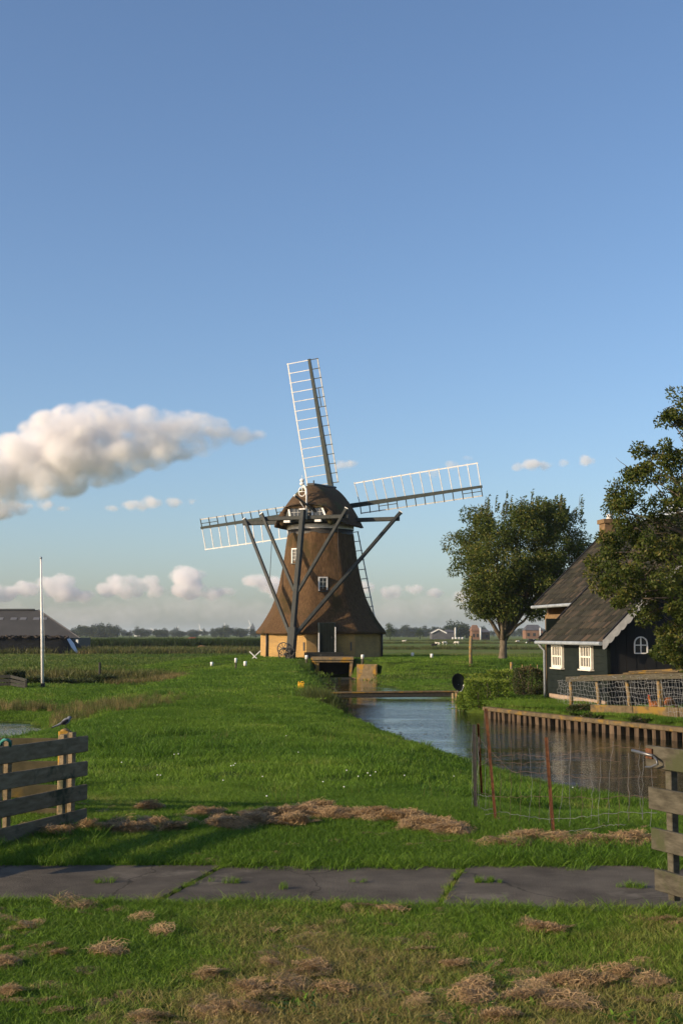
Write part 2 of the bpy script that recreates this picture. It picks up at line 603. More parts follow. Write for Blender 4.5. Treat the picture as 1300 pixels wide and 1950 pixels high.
PILES = [(4.55, 40.4), (5.3, 38.3), (6.35, 35.8), (7.4, 33.4), (8.5, 31.1), (10.5, 28.6), (16, 24.5)]
CANAL = [(-1.45, 78.0), (-1.45, 68.6), (-1.15, 58), (-.85, 51.7), (-.25, 42.5), (.9, 33.9), (1.45, 30.2), (2.5, 24.6), (3.6, 20.4), (4.7, 18.9), (8, 17.2), (16, 14.5)] \
    + PILES[::-1] + [(4.1, 43.2), (4.35, 46), (4.7, 51), (4.2, 55), (2.75, 60.7), (2.25, 69), (2.2, 74.5), (.55, 74.9), (.5, 78.0)]
POND = [(-30, 27.5), (-12, 28), (-8.0, 28.8), (-7.6, 31.5), (-8.2, 35.5), (-9.3, 38), (-11.5, 39.2), (-30, 40)]
DITCH = [(-11.6, 62.3), (-9.6, 62.2), (-9.5, 65.8), (-11.9, 65.8)]
DITCH2 = [(-90, 57.5), (-30, 60.5), (-12.5, 62.0), (-12.5, 64.6), (-30, 63.2), (-90, 60)]
MX, MY = -1.376, 83.5
DIKE = [(0, 0), (-1.6, 14), (-2.8, 26), (-3.6, 40), (-4.2, 55), (-3.8, 70), (-2.6, 80)]


def hground(x, y):
    x = np.asarray(x, float)
    y = np.asarray(y, float)
    base = .20 + .05 * fbm(x * .05, y * .05, 3)
    # dike towards the mill
    crest = np.interp(y, [0, 11, 18, 30, 45, 60, 72, 80], [1.0, 1.0, .82, .62, .58, .62, .85, 1.05])
    d = seg_dist(DIKE, x, y)
    hw = np.interp(y, [10, 25, 60, 80], [7, 5.5, 5.5, 6.5])
    z = base + (crest - base) * sstep(1.0, .30, d / hw)
    # left shelf carrying the flagpole
    d2 = seg_dist([(-3, 50), (-14, 54)], x, y)
    z = np.maximum(z, base + .10 * sstep(7, 2.5, d2))
    # road plateau near the camera
    z = np.maximum(z, base + (1.0 - base) * sstep(17.5, 10.5, y + .25 * np.clip(np.abs(x) - 3, 0, 20)))
    # mill mound with its right-hand ridge
    dm = seg_dist([(MX - 1, MY), (MX + 3, MY - 1), (6.0, 79.5)], x, y)
    z = np.maximum(z, base + (1.12 - base) * sstep(13, 4.6, dm))
    # house plot
    wh = sstep(2.5, 5.2, x) * sstep(70, 56, y) * sstep(24, 30, y)
    z = np.maximum(z, base + (.46 - base) * wh)
    # lumps
    amp = np.interp(y, [9, 14, 30, 90, 120], [.3, 1.0, 1.0, 1.0, .5]) * sstep(120, 70, np.abs(x))
    z = z + amp * (.16 * fbm(x * .55, y * .42, 4) + .17 * fbm(x * 1.5 + 5, y * 1.1, 3) * sstep(11, 15, y))
    z = z + .26 * np.exp(-((x + 1.45) ** 2 + (y - 46.0) ** 2) / .16)
    # flat under mill
    # water
    dp = seg_dist(PILES, x, y)
    for poly, sl in ((CANAL, .5), (POND, .3), (DITCH, .4), (DITCH2, .4)):
        sd = poly_sd(poly, x, y)
        if poly is CANAL: sd = np.where(dp < 2.2, sd - .42, sd)
        s = sl
        off = -.04
        if poly is CANAL:
            s = np.where(dp < 2.2, 6.0, sl)
            s = np.where((y > 73.5), 5.0, s)
            off = np.where(dp < 2.2, .1, -.04)
        if poly is POND: s = sl + (.045 - sl) * sstep(-6.8, -7.9, x) * sstep(36, 33, y)
        z = np.where(sd < 0, np.maximum(-.7, -.04 + sd * 1.2), np.minimum(z, off + s * sd))
    # nothing outside dips under water level
    return z


PATH_Z = 1.0


def path_edges(x):
    # near and far edge of the concrete path (y as a function of x)
    return 7.72 - .045 * np.asarray(x) - .03 * np.sin(np.asarray(x) * 1.3), 9.08 + 0 * np.asarray(x)


def build_terrain():
    ys = [-60, -45, -30, -20, -12, -7, -3, 0, 2]
    y = 3.0
    while y < 9000:
        ys.append(y)
        y += max(.16, y * .0085 if y < 130 else y * .03)
    ys = np.array(ys)
    s = np.linspace(-1, 1, 321)
    s = np.sinh(s * 3.2) / np.sinh(3.2)
    X = np.array([s * (34 + .62 * max(yy, 0) + .35 * max(0, yy - 200)) for yy in ys])
    Y = np.repeat(ys[:, None], len(s), 1)
    Z = hground(X, Y)
    y0, y1 = path_edges(X)
    onp = (Y > y0 - .05) & (Y < y1 + .05)
    Z = np.where(onp, np.minimum(Z, PATH_Z - .06), Z)
    V = np.stack([X, Y, Z], -1).reshape(-1, 3)
    nr, nc = X.shape
    i = np.arange((nr - 1) * (nc - 1))
    r, c = i // (nc - 1), i % (nc - 1)
    a = r * nc + c
    Fc = np.stack([a, a + 1, a + nc + 1, a + nc], 1)
    # zone: meadow away from dike / mound / plot
    d = seg_dist(DIKE, X, Y)
    dm = seg_dist([(MX, MY), (6.0, 79.5)], X, Y)
    lawn = np.maximum.reduce([sstep(9, 5, d), sstep(14, 9, dm), sstep(22, 14, Y), sstep(2.5, 5.2, X) * sstep(72, 58, Y) * sstep(24, 30, Y)])
    me = np_mesh('ground', V, Fc, True, {'zone': ('FLOAT', 1 - lawn.ravel())})
    o = link('ground', me, M['ground'])
    tag(o, 'green meadow and dike ground reaching the horizon', None, None, 'structure')
    return o


build_terrain()


def hz(x, y):
    return float(hground(np.array([x]), np.array([y]))[0])


def GT(px, py):
    """ground point under a photo pixel (march along the ray)"""
    d = ray(px, py)
    t = np.concatenate([np.linspace(3, 120, 3000), np.linspace(120.2, 600, 800)])
    z = EYE + d.z * t / d.y
    x = d.x * t / d.y
    g = hground(x, t)
    k = np.argmax(z < g)
    return Vector((x[k], t[k], g[k]))


def water_sheet(name, poly, label, grow=.9):
    c = np.mean(poly, 0)
    n = len(poly)
    # ear-safe: use bmesh triangulation of the grown outline
    pts = []
    for i in range(n):
        a, b_, d = np.array(poly[i - 1]), np.array(poly[i]), np.array(poly[(i + 1) % n])
        e1 = (b_ - a) / np.linalg.norm(b_ - a)
        e2 = (d - b_) / np.linalg.norm(d - b_)
        area = sum(poly[j - 1][0] * poly[j][1] - poly[j][0] * poly[j - 1][1] for j in range(n))
        sgn = 1 if area > 0 else -1
        nn = np.array([e1[1] + e2[1], -(e1[0] + e2[0])]) * sgn
        nn /= max(np.linalg.norm(nn), 1e-6)
        g = grow
        if name == 'canal_water' and (seg_dist(PILES, np.array([b_[0]]), np.array([b_[1]]))[0] < .01): g = .12
        pts.append(b_ + nn * g)
    bm = bmesh.new()
    vs = [bm.verts.new((p[0], p[1], 0)) for p in pts]
    f = bm.faces.new(vs)
    bmesh.ops.triangulate(bm, faces=[f])
    bmesh.ops.recalc_face_normals(bm, faces=bm.faces)
    for f in bm.faces:
        if f.normal.z < 0: f.normal_flip()
    me = bpy.data.meshes.new(name)
    bm.to_mesh(me)
    bm.free()
    return tag(link(name, me, M['water']), label, None, None, 'structure')


water_sheet('canal_water', CANAL, 'still canal water leading to the mill culvert')
water_sheet('pond_water', POND, 'pale pond water behind the left gate', 1.0)
water_sheet('ditch_water', DITCH, 'small patch of ditch water beyond the dike', .5)
water_sheet('ditch_water', DITCH2, 'dark ditch water behind the dike bushes', .5)

# ------------------------------------------------------------------ concrete path of slabs
path = empty('path', (0, 8.2, 0))
tag(path, 'concrete slab path crossing the foreground', None, None, 'structure')
jx = [-9.5, -7.3, -5.2, -3.15, -1.13, .55, 2.75, 4.9, 7.0, 9.2]
for a, b_ in zip(jx[:-1], jx[1:]):
    mb = MB()
    g = .018
    nseg = 10
    top, bot = [], []
    xs = np.linspace(a + g, b_ - g, nseg + 1)
    near = [(x, float(path_edges(x)[0])) for x in xs]
    far = [(x + .31, float(path_edges(x)[1])) for x in xs]
    dz = .006 * math.sin(a * 7)
    ring = near + far[::-1]
    poly = [Vector((x, y, PATH_Z - .12)) for x, y in ring]
    mb.prism(poly, (0, 0, .12 + dz))
    mb.build('slab', M['concrete'], path)


# ------------------------------------------------------------------ grass and other scattered stuff
def blade_tuft(name, nb, rad, hmin, hmax, wid, rng, lean=.5, flat=0.0, seg=3):
    """a patch of curved tapered blades"""
    V, Fc, sh = [], [], []
    for i in range(nb):
        a = rng.uniform(0, 2 * math.pi)
        r = rad * math.sqrt(rng.random())
        bx, by = r * math.cos(a), r * math.sin(a)
        H = rng.uniform(hmin, hmax)
        dirn = rng.uniform(0, 2 * math.pi)
        ln = lean * rng.uniform(.2, 1.2) * H
        tw = rng.uniform(0, math.pi)
        wx, wy = math.cos(tw) * wid / 2, math.sin(tw) * wid / 2
        z0 = rng.uniform(0, flat) if flat else -.01
        b0 = len(V)
        s_ = rng.random()
        for k in range(seg):
            t = k / seg
            w = 1 - t * .55
            ox, oy = math.cos(dirn) * ln * t * t, math.sin(dirn) * ln * t * t
            zz = z0 + H * (t - .25 * lean * t * t)
            V.append((bx + ox - wx * w, by + oy - wy * w, zz))
            V.append((bx + ox + wx * w, by + oy + wy * w, zz))
            sh += [s_, s_]
        V.append((bx + math.cos(dirn) * ln, by + math.sin(dirn) * ln, z0 + H * (1 - .25 * lean)))
        sh.append(s_)
        for k in range(seg - 1):
            q = b0 + 2 * k
            Fc.append((q, q + 1, q + 3, q + 2))
        q = b0 + 2 * (seg - 1)
        Fc.append((q, q + 1, q + 2, q + 2))
    V = np.array(V)
    quads = [f for f in Fc if f[2] != f[3]]
    tris = [f[:3] for f in Fc if f[2] == f[3]]
    me = bpy.data.meshes.new(name)
    me.from_pydata([tuple(v) for v in V], [], quads + tris)
    at = me.attributes.new('shade', 'FLOAT', 'POINT')
    at.data.foreach_set('value', np.array(sh, dtype=np.float32))
    me.polygons.foreach_set('use_smooth', [True] * len(me.polygons))
    return me


def straw_clump(name, ns, rad, hgt, rng, wid=.004, lmin=.08, lmax=.2):
    """a heap of lying dry stalks"""
    V, Fc, sh = [], [], []
    for i in range(ns):
        r = rad * math.sqrt(rng.random())
        a = rng.uniform(0, 6.283)
        top = hgt * max(0, 1 - (r / rad) ** 2)
        c = Vector((r * math.cos(a), r * math.sin(a), top * rng.random() ** .5 + .005))
        d = rng.uniform(0, 6.283)
        L = rng.uniform(lmin, lmax)
        e = Vector((math.cos(d), math.sin(d), rng.uniform(-.35, .45)))
        w = Vector((-math.sin(d), math.cos(d), rng.uniform(-.6, .6))) * wid / 2
        bend = Vector((rng.uniform(-.03, .03), rng.uniform(-.03, .03), rng.uniform(.0, .03)))
        b0 = len(V)
        for t in (-.5, 0, .5):
            p = c + e * (L * t) + bend * (1 - 4 * t * t)
            p.z = max(p.z, 0.0)
            V += [tuple(p - w), tuple(p + w)]
        Fc += [(b0, b0 + 1, b0 + 3, b0 + 2), (b0 + 2, b0 + 3, b0 + 5, b0 + 4)]
        sh += [rng.random()] * 6
    me = bpy.data.meshes.new(name)
    me.from_pydata(V, [], Fc)
    at = me.attributes.new('shade', 'FLOAT', 'POINT')
    at.data.foreach_set('value', np.array(sh, dtype=np.float32))
    return me


_gn = {}


def scatter(name, pts, rots, scl, tint, idx, variants, mat, label, keep=None):
    src = bpy.data.collections.new(name + '_kinds')
    for k, me in enumerate(variants):
        if not me.materials: me.materials.append(mat)
        o = bpy.data.objects.new('%s_kind_%02d' % (name, k), me)
        src.objects.link(o)
    pts = np.array(pts, dtype=np.float64)
    rots, scl, tint, idx = np.asarray(rots, float), np.asarray(scl, float), np.asarray(tint, float), np.asarray(idx)
    if keep is not None:
        k = keep(pts[:, 0], pts[:, 1])
        pts, rots, scl, tint, idx = pts[k], rots[k], scl[k], tint[k], idx[k]
    bad = np.isnan(pts[:, 2])
    if bad.any(): pts[bad, 2] = hground(pts[bad, 0], pts[bad, 1])
    pts = pts.astype(np.float32)
    me = bpy.data.meshes.new(name)
    me.vertices.add(len(pts))
    me.vertices.foreach_set('co', pts.ravel())
    for nm, typ, arr, key in (('rot', 'FLOAT_VECTOR', rots, 'vector'), ('scl', 'FLOAT_VECTOR', scl, 'vector'), ('tint', 'FLOAT', tint, 'value'), ('idx', 'INT', idx, 'value')):
        a = me.attributes.new(nm, typ, 'POINT')
        a.data.foreach_set(key, np.asarray(arr, np.int32 if typ == 'INT' else np.float32).ravel())
    me.materials.append(mat)
    ob = bpy.data.objects.new(name, me)
    COL.objects.link(ob)
    g = bpy.data.node_groups.new(name, 'GeometryNodeTree')
    g.interface.new_socket('Geometry', in_out='INPUT', socket_type='NodeSocketGeometry')
    g.interface.new_socket('Geometry', in_out='OUTPUT', socket_type='NodeSocketGeometry')
    gi, go = node(g, 'NodeGroupInput'), node(g, 'NodeGroupOutput')
    ci = node(g, 'GeometryNodeCollectionInfo')
    ci.inputs['Collection'].default_value = src
    ci.inputs['Separate Children'].default_value = True
    ci.inputs['Reset Children'].default_value = True
    ip = node(g, 'GeometryNodeInstanceOnPoints')
    ip.inputs['Pick Instance'].default_value = True

    def na(nm, t):
        q = node(g, 'GeometryNodeInputNamedAttribute', data_type=t)
        q.inputs[0].default_value = nm
        return [x for x in q.outputs if x.enabled][0]
    g.links.new(gi.outputs[0], ip.inputs['Points'])
    g.links.new(ci.outputs[0], ip.inputs['Instance'])
    g.links.new(na('idx', 'INT'), ip.inputs['Instance Index'])
    g.links.new(na('rot', 'FLOAT_VECTOR'), ip.inputs['Rotation'])
    g.links.new(na('scl', 'FLOAT_VECTOR'), ip.inputs['Scale'])
    g.links.new(ip.outputs[0], go.inputs[0])
    md = ob.modifiers.new('scatter', 'NODES')
    md.node_group = g
    tag(ob, label, None, None, 'stuff')
    return ob


rngp = random.Random(3)
rn = np.random.default_rng(11)

# where dry mown grass lies: (photo px, py, radius in px)
HAY = [(215, 1588, 16), (250, 1590, 22), (290, 1578, 14), (330, 1588, 14), (375, 1576, 26), (430, 1580, 26), (480, 1572, 30), (530, 1562, 36), (575, 1556, 30), (560, 1574, 26),
       (620, 1562, 20), (660, 1560, 26), (715, 1562, 36), (765, 1568, 34), (815, 1580, 36), (850, 1588, 24), (600, 1545, 18), (285, 1545, 16), (395, 1556, 18),
       (965, 1612, 26), (1000, 1602, 24), (1040, 1600, 26), (1095, 1606, 34), (1130, 1608, 36), (1165, 1612, 34), (1205, 1606, 28), (1235, 1610, 22),
       (60, 1590, 16), (110, 1597, 18), (150, 1585, 14),
       (125, 1727, 16), (150, 1735, 9), (690, 1735, 34), (660, 1726, 16), (735, 1726, 16), (760, 1738, 26), (625, 1710, 14), (1030, 1772, 30), (1055, 1775, 14), (868, 1842, 10),
       (270, 1757, 12), (110, 1822, 22), (5, 1840, 14), (20, 1893, 30), (390, 1862, 34), (440, 1868, 18), (515, 1842, 16), (570, 1858, 36), (600, 1846, 20), (455, 1915, 70), (420, 1935, 60),
       (480, 1890, 34), (510, 1938, 40), (565, 1890, 22), (620, 1890, 30), (280, 1942, 24), (640, 1895, 18), (245, 1885, 10), (305, 1780, 8),
       (905, 1885, 22), (930, 1895, 22), (1000, 1888, 30), (1050, 1878, 44), (1090, 1872, 50), (1135, 1880, 44), (1070, 1905, 30), (1140, 1912, 22), (1080, 1925, 22), (905, 1915, 26), (770, 1923, 20),
       (790, 1920, 14), (950, 1942, 22), (875, 1930, 10), (1240, 1880, 20), (1180, 1862, 14), (990, 1905, 16), (655, 1828, 16), (800, 1800, 10), (1250, 1755, 14), (60, 1770, 8), (215, 1820, 20)]
hay_xy = []
for px, py, r in HAY:
    q = G(px, py, 1.0)
    hay_xy.append((q.x, q.y, r / F * q.y))


def hay_field(x, y):
    f = np.zeros(np.shape(x))
    for hx, hy, hr in hay_xy:
        f = np.maximum(f, sstep(1.5, .6, np.hypot(x - hx, (y - hy) * .8) / hr))
    return f


def in_any_water(x, y, m=.25):
    w = np.zeros(np.shape(x), bool)
    for poly in (CANAL, POND, DITCH, DITCH2):
        w |= poly_sd(poly, x, y) < m
    return w


HOUSE_R = Vector((7.92, 38.3, 0))
E1 = Vector((-.155, .988, 0)).normalized()
E2 = Vector((.988, .155, 0)).normalized()


def blocked(x, y):
    """ground that carries no grass: path, water, buildings, piling edge"""
    y0, y1 = path_edges(x)
    bl = (y > y0 - .02) & (y < y1 + .03)
    bl |= in_any_water(x, y)
    bl |= np.hypot(x - MX, y - MY) < 4.0
    a = (x - HOUSE_R.x) * E1.x + (y - HOUSE_R.y) * E1.y
    b_ = (x - HOUSE_R.x) * E2.x + (y - HOUSE_R.y) * E2.y
    bl |= (a > -.05) & (a < 10.4) & (b_ > -.05)
    bl |= seg_dist(PILES, x, y) < .35
    bl |= (y > 73.6) & (y < 78.5) & (x > -3) & (x < 2.6)
    return bl


def sample(n, ylo, yhi, wf=.30, wb=1.5, p=1.0):
    y = np.sqrt(rn.random(n) * (yhi ** 2 - ylo ** 2) + ylo ** 2)
    x = (rn.random(n) * 2 - 1) * (wf * y + wb)
    return x, y


def grass_band(name, n, ylo, yhi, variants, smin, smax, label, mat, tintf=None, mask=None, wf=.30, wb=1.5, hsc=None):
    x, y = sample(n, ylo, yhi, wf, wb)
    k = ~blocked(x, y)
    if mask is not None: k &= mask(x, y)
    x, y = x[k], y[k]
    z = hground(x, y)
    N = len(x)
    rot = np.zeros((N, 3))
    rot[:, 2] = rn.random(N) * 6.283
    rot[:, 0] = rn.normal(0, .06, N)
    sc_ = smin + (smax - smin) * rn.random(N)
    hgt = sc_ * (.75 + .9 * np.clip(fbm(x * .8 + 3, y * .6, 3) + .45, 0, 1.2))
    if hsc is not None: hgt *= hsc(x, y)
    hgt = hgt * np.where(y < 7.9, .72, 1.0)
    S = np.stack([sc_, sc_, hgt], 1)
    tint = np.clip(.34 + 1.3 * fbm(x * .45, y * .3, 4) + .7 * fbm(x * 1.6 + 8, y * 1.1, 3) + rn.normal(0, .12, N), 0, .78)
    if tintf is not None: tint = tintf(x, y, tint)
    return scatter(name, np.stack([x, y, z], 1), rot, S, tint, rn.integers(0, len(variants), N), variants, mat, label)


def fg_tint(x, y, t):
    # nearest lawn: tired, straw-mixed grass
    h = hay_field(x, y)
    dry = sstep(8.4, 7.0, y) * (.30 + .5 * np.clip(fbm(x * 1.4, y * 1.4 + 40, 4) + .1, 0, 1))
    dry = dry + sstep(14.5, 11.5, y) * sstep(8.8, 10.3, y) * .12
    return np.clip(t + dry + .35 * h * (rn.random(len(x)) < .5), 0, 1)


near_v = [blade_tuft('grass_patch', 62, .085, .028, .068, .0033, rngp, .85) for k in range(5)]
mid_v = [blade_tuft('grass_patch', 170, .30, .04, .085, .0065, rngp, .8) for k in range(5)]
far_v = [blade_tuft('grass_patch', 190, .8, .045, .10, .016, rngp, .7, 0, 2) for k in range(4)]
grass_band('lawn_grass', 44000, 3.4, 15, near_v, .8, 1.4, 'short mown grass mixed with dry stalks in the foreground', M['grass'], fg_tint, wb=2.6)
grass_band('dike_grass', 22000, 14, 42, mid_v, .8, 1.3, 'lush green grass covering the dike', M['grass'], wb=5.0)
plot = lambda x, y: 1 - .6 * sstep(3.5, 5, x) * sstep(26, 30, y) * sstep(62, 56, y)
fld_v = [blade_tuft('meadow_patch', 150, 1.3, .05, .15, .03, rngp, .8, 0, 2) for k in range(4)]
fld_t = lambda x, y, t: np.clip(.30 + 1.6 * fbm(x * .06, y * .16, 4) + .5 * fbm(x * .5, y * .3, 3) + rn.normal(0, .15, len(x)), 0, 1)
grass_band('meadow_grass', 9000, 60, 150, fld_v, .9, 1.6, 'mixed green and straw-coloured meadow grass behind the dike', M['field_grass'], fld_t, lambda x, y: (hground(x, y) < .42) & ~((x > 2.5) & (y < 66)), wf=.29, wb=2)
grass_band('bank_grass', 12500, 40, 92, far_v, .8, 1.25, 'bright green grass on the mill mound and banks', M['grass'], wb=4.0, hsc=plot)

# ------------------------------------------------------------------ the windmill
MZ = 1.0
mill = empty('windmill', (MX, MY, MZ), 'thatched brown windmill with four white lattice sails on the mound', 'windmill')
EDGE = [-56.5, -11.5, 33.5, 78.5, 123.5, 168.5, 213.5, 258.5]      # octagon corners, degrees from the camera-facing side


def octr(a, Rc, blend):
    """radius at angle a (deg) of an octagon with corner radius Rc, rounded by blend"""
    q = ((a - EDGE[0]) % 45) - 22.5
    ro = Rc * math.cos(R(22.5)) / math.cos(R(q))
    return ro * (1 - blend) + Rc * .955 * blend


def polar(a, r, z):
    return Vector((MX + r * math.sin(R(a)), MY - r * math.cos(R(a)), z))


def facet(i):
    """centre angle and outward normal of facet i"""
    a = EDGE[i] + 22.5
    return a, Vector((math.sin(R(a)), -math.cos(R(a)), 0)), Vector((math.cos(R(a)), math.sin(R(a)), 0))


# brick base: eight wall panels and plinth
WB = 4.02
for i in range(8):
    mb = MB()
    a0, a1 = EDGE[i], EDGE[i] + 45
    p0, p1 = polar(a0, WB, .55), polar(a1, WB, .55)
    q0, q1 = polar(a0, WB - .3, .55), polar(a1, WB - .3, .55)
    mb.prism([p0, p1, q1, q0], (0, 0, 2.30))
    mb.build('brick_wall', M['brick'], mill)
mb = MB()
for i in (0, 3):     # dark rain pipes on two corners
    p = polar(EDGE[i] + (1.0 if i == 0 else -1), WB + .06, 1.0)
    mb2 = MB().tube([p, p + Vector((0, 0, 1.75))], .06, 8)
    mb2.build('rain_pipe', M['dark_metal'], mill)
for px, py, i in ((507.5, 1228, 7), (578.5, 1231, 0), (668, 1231, 2)):
    a, nn, tt = facet(i)
    c = RP(px, py, polar(a, WB * math.cos(R(22.5)) + .02, 1.8), nn)
    MB().box(c, (.09, .05, .52), (tt, nn, Vector((0, 0, 1)))).build('wall_anchor', M['dark_metal'], mill)

# thatched body
prof = [(2.62, 4.33), (2.70, 4.42), (2.82, 4.36), (3.15, 4.08), (3.6, 3.76), (4.1, 3.46), (4.7, 3.18), (5.3, 2.97), (6.0, 2.78), (6.8, 2.62), (7.6, 2.48), (8.4, 2.37), (9.0, 2.28), (9.16, 2.24), (9.2, 2.05)]
rg = random.Random(5)
NA, V, Fc = 112, [], []
zs = np.array([p[0] for p in prof])
rs = np.array([p[1] for p in prof])
levels = [2.62, 2.66, 2.72] + list(np.linspace(2.8, 9.12, 60)) + [9.17, 9.2]
for z in levels:
    r0 = float(np.interp(z, zs, rs))
    for k in range(NA):
        a = 360 * k / NA
        r = octr(a, r0, .22 + .25 * (z - 2.6) / 6.6)
        w = .035 * (float(vnoise(a * .35, z * .5)) - .5) + .02 * (rg.random() - .5)
        dz = .05 * (float(vnoise(a * .12 + 9, 3)) - .5) + (.03 * (rg.random() - .5) if z < 2.75 else 0)
        V.append(polar(a, r + w, z + dz))
nl = len(levels)
Fc = [(i * NA + k, i * NA + (k + 1) % NA, (i + 1) * NA + (k + 1) % NA, (i + 1) * NA + k) for i in range(nl - 1) for k in range(NA)]
me = np_mesh('thatched_body', [tuple(v) for v in V], Fc, True)
link('thatched_body', me, M['thatch'], mill)
# soffit ring closing the underside of the thatch
mb = MB()
vs = []
for k in range(48):
    a = 360 * k / 48
    vs.append(polar(a, octr(a, 4.30, .22), 2.66))
for k in range(48):
    a = 360 * k / 48
    vs.append(polar(a, octr(a, 3.7, .0), 2.74))
mb.add(vs, [(k, (k + 1) % 48, 48 + (k + 1) % 48, 48 + k) for k in range(48)])
mb.build('thatch_underside', M['thatch'], mill, fix=False)


def ringband(z0, z1, r0, r1, name, mat):
    mb = MB()
    vs = [polar(360 * k / 40, r0, z0) for k in range(40)] + [polar(360 * k / 40, r1, z1) for k in range(40)]
    mb.add(vs, [(k, (k + 1) % 40, 40 + (k + 1) % 40, 40 + k) for k in range(40)] + [tuple(range(40, 80))], True)
    return mb.build(name, mat, mill)


ringband(9.05, 9.42, 2.16, 2.14, 'dark_curb', M['dark_metal'])
ringband(9.38, 9.68, 2.19, 2.19, 'white_curb', M['white'])
ringband(9.6, 10.1, 2.0, 1.9, 'cap_drum', M['stock'])


def mill_window(px0, py0, px1, py1, i, tilt, cols, rows, off):
    a, nn, tt = facet(i)
    zc = P((px0 + px1) / 2, (py0 + py1) / 2, 81.5).z
    r = float(np.interp(zc, zs, rs)) * math.cos(R(22.5)) + off
    pl = polar(a, r, zc)
    c = RP((px0 + px1) / 2, (py0 + py1) / 2, pl, nn)
    w = (RP(px1, py0, pl, nn) - RP(px0, py0, pl, nn)).length
    h = abs(RP(px0, py0, pl, nn).z - RP(px0, py1, pl, nn).z)
    up = (Vector((0, 0, 1)) - nn * 0).normalized()
    ax = (tt, nn, up)
    box = MB().box(c - nn * .32, (w * 1.02, .6, h * 1.02), ax).build('window_box', M['stock'], mill)
    win = MB().box(c + nn * .0, (w - .1, .03, h - .1), ax).build('window', M['glass'], mill)
    f = MB()
    b_ = .075
    f.box(c + tt * (w / 2 - b_ / 2) + nn * .03, (b_, .08, h), ax)
    f.box(c - tt * (w / 2 - b_ / 2) + nn * .03, (b_, .08, h), ax)
    f.box(c + up * (h / 2 - b_ / 2) + nn * .032, (w - 2 * b_, .08, b_), ax)
    f.build('window_frame', M['white'], win)
    g = MB()
    for k in range(1, cols):
        g.box(c + tt * ((k / cols - .5) * (w - .1)) + nn * .03, (.02, .03, h - .1), ax)
    for k in range(1, rows):
        g.box(c + up * ((k / rows - .5) * (h - .1)) + nn * .032, (w - .1, .03, .02), ax)
    g.build('glazing_bars', M['grey_white'], win)
    MB().box(c - up * (h / 2) + nn * .06, (w + .06, .2, .05), ax).build('window_sill', M['stock'], win)


mill_window(556, 1044, 572, 1073, 0, 0, 2, 4, .06)
mill_window(606, 1098.5, 623.5, 1126, 1, 0, 2, 3, .06)

# door with white posts, dark stoop
a, nn, tt = facet(1)
rd = WB * math.cos(R(22.5))
pl = polar(a, rd + .62, 1.5)
ax = (tt, nn, Vector((0, 0, 1)))
dc = RP(622.5, 1214, pl, nn)
dw, dh = .93, 1.78
MB().box(dc - nn * .42, (dw + .1, .8, dh + .06), ax).build('door_box', M['stock'], mill)
door = MB()
for k in range(5):
    door.box(dc + tt * ((k - 2) * dw / 5), (dw / 5 - .012, .05, dh), ax)
door = door.build('door', M['house_paint'], mill)
MB().box(dc + tt * .3 + nn * .06, (.05, .06, .12), ax).build('door_latch', M['dark_metal'], door)
for s, w in ((-1, .05), (1, .06)):
    MB().box(dc + tt * (s * (dw / 2 + .05)) + nn * .03 - Vector((0, 0, .12 if s > 0 else .3)), (w, .1, dh - (.24 if s > 0 else .6)), ax).build('door_post', M['white'], mill)
sc_ = RP(617, 1245, pl, nn)
MB().box(sc_ - nn * .1 + Vector((0, 0, -.12)), (2.3, 1.0, .42), ax).build('stoop', M['dark_wood'], mill)
MB().box(RP(622, 1246, pl, nn) + nn * .7 + Vector((0, 0, -.06)), (1.0, .4, .12), ax).build('step', M['dark_wood'], mill)

# cap frame: t along the windshaft (front, away from the camera), s to the right
YAW, TILT = 19.0, 12.0
ca, sa = math.cos(R(YAW)), math.sin(R(YAW))


def C(t, s, z):
    return Vector((MX + t * sa + s * ca, MY + t * ca - s * sa, z))


CT, CS, CU = Vector((sa, ca, 0)), Vector((ca, -sa, 0)), Vector((0, 0, 1))

# thatched cap: lofted boat shape
tt_ = [-3.05, -2.85, -2.6, -2.3, -2.0, -1.5, -.5, .5, 1.5, 2.2, 2.6]
ww = [1.35, 1.55, 1.85, 2.25, 2.48, 2.65, 2.76, 2.74, 2.5, 2.1, 1.75]
zr = [10.86, 11.12, 11.5, 11.92, 12.18, 12.27, 12.33, 12.38, 12.44, 12.46, 12.40]
ze = [10.68, 10.58, 10.1, 9.74, 9.60, 9.56, 9.55, 9.56, 9.62, 9.75, 9.9]
NT, NS = 44, 41
V = []
for side, th in ((0, 0.0), (1, .24)):
    for i in range(NT):
        t = tt_[0] + (tt_[-1] - tt_[0]) * i / (NT - 1)
        w, r_, e_ = (float(np.interp(t, tt_, q)) for q in (ww, zr, ze))
        for j in range(NS):
            sg = -1 + 2 * j / (NS - 1)
            w2 = w - th * .8
            z = e_ + (r_ - e_ - th) * (1 - abs(sg) ** 1.75) - th * .15
            k = .04 * (float(vnoise(t * 3, sg * 6 + 20)) - .5)
            V.append(C(t + (th * .5 if i == 0 else 0), sg * w2, z + k * (1 - side)))
Fc = []
for side in (0, 1):
    o = side * NT * NS
    for i in range(NT - 1):
        for j in range(NS - 1):
            q = (o + i * NS + j, o + i * NS + j + 1, o + (i + 1) * NS + j + 1, o + (i + 1) * NS + j)
            Fc.append(q if side == 0 else q[::-1])
o2 = NT * NS
for i in range(NT - 1):
    for j in (0, NS - 1):
        Fc.append((i * NS + j, (i + 1) * NS + j, o2 + (i + 1) * NS + j, o2 + i * NS + j))
for j in range(NS - 1):
    for i in (0, NT - 1):
        Fc.append((i * NS + j, i * NS + j + 1, o2 + i * NS + j + 1, o2 + i * NS + j))
cap = link('cap', np_mesh('cap', [tuple(v) for v in V], Fc, True), M['cap_thatch'], mill)
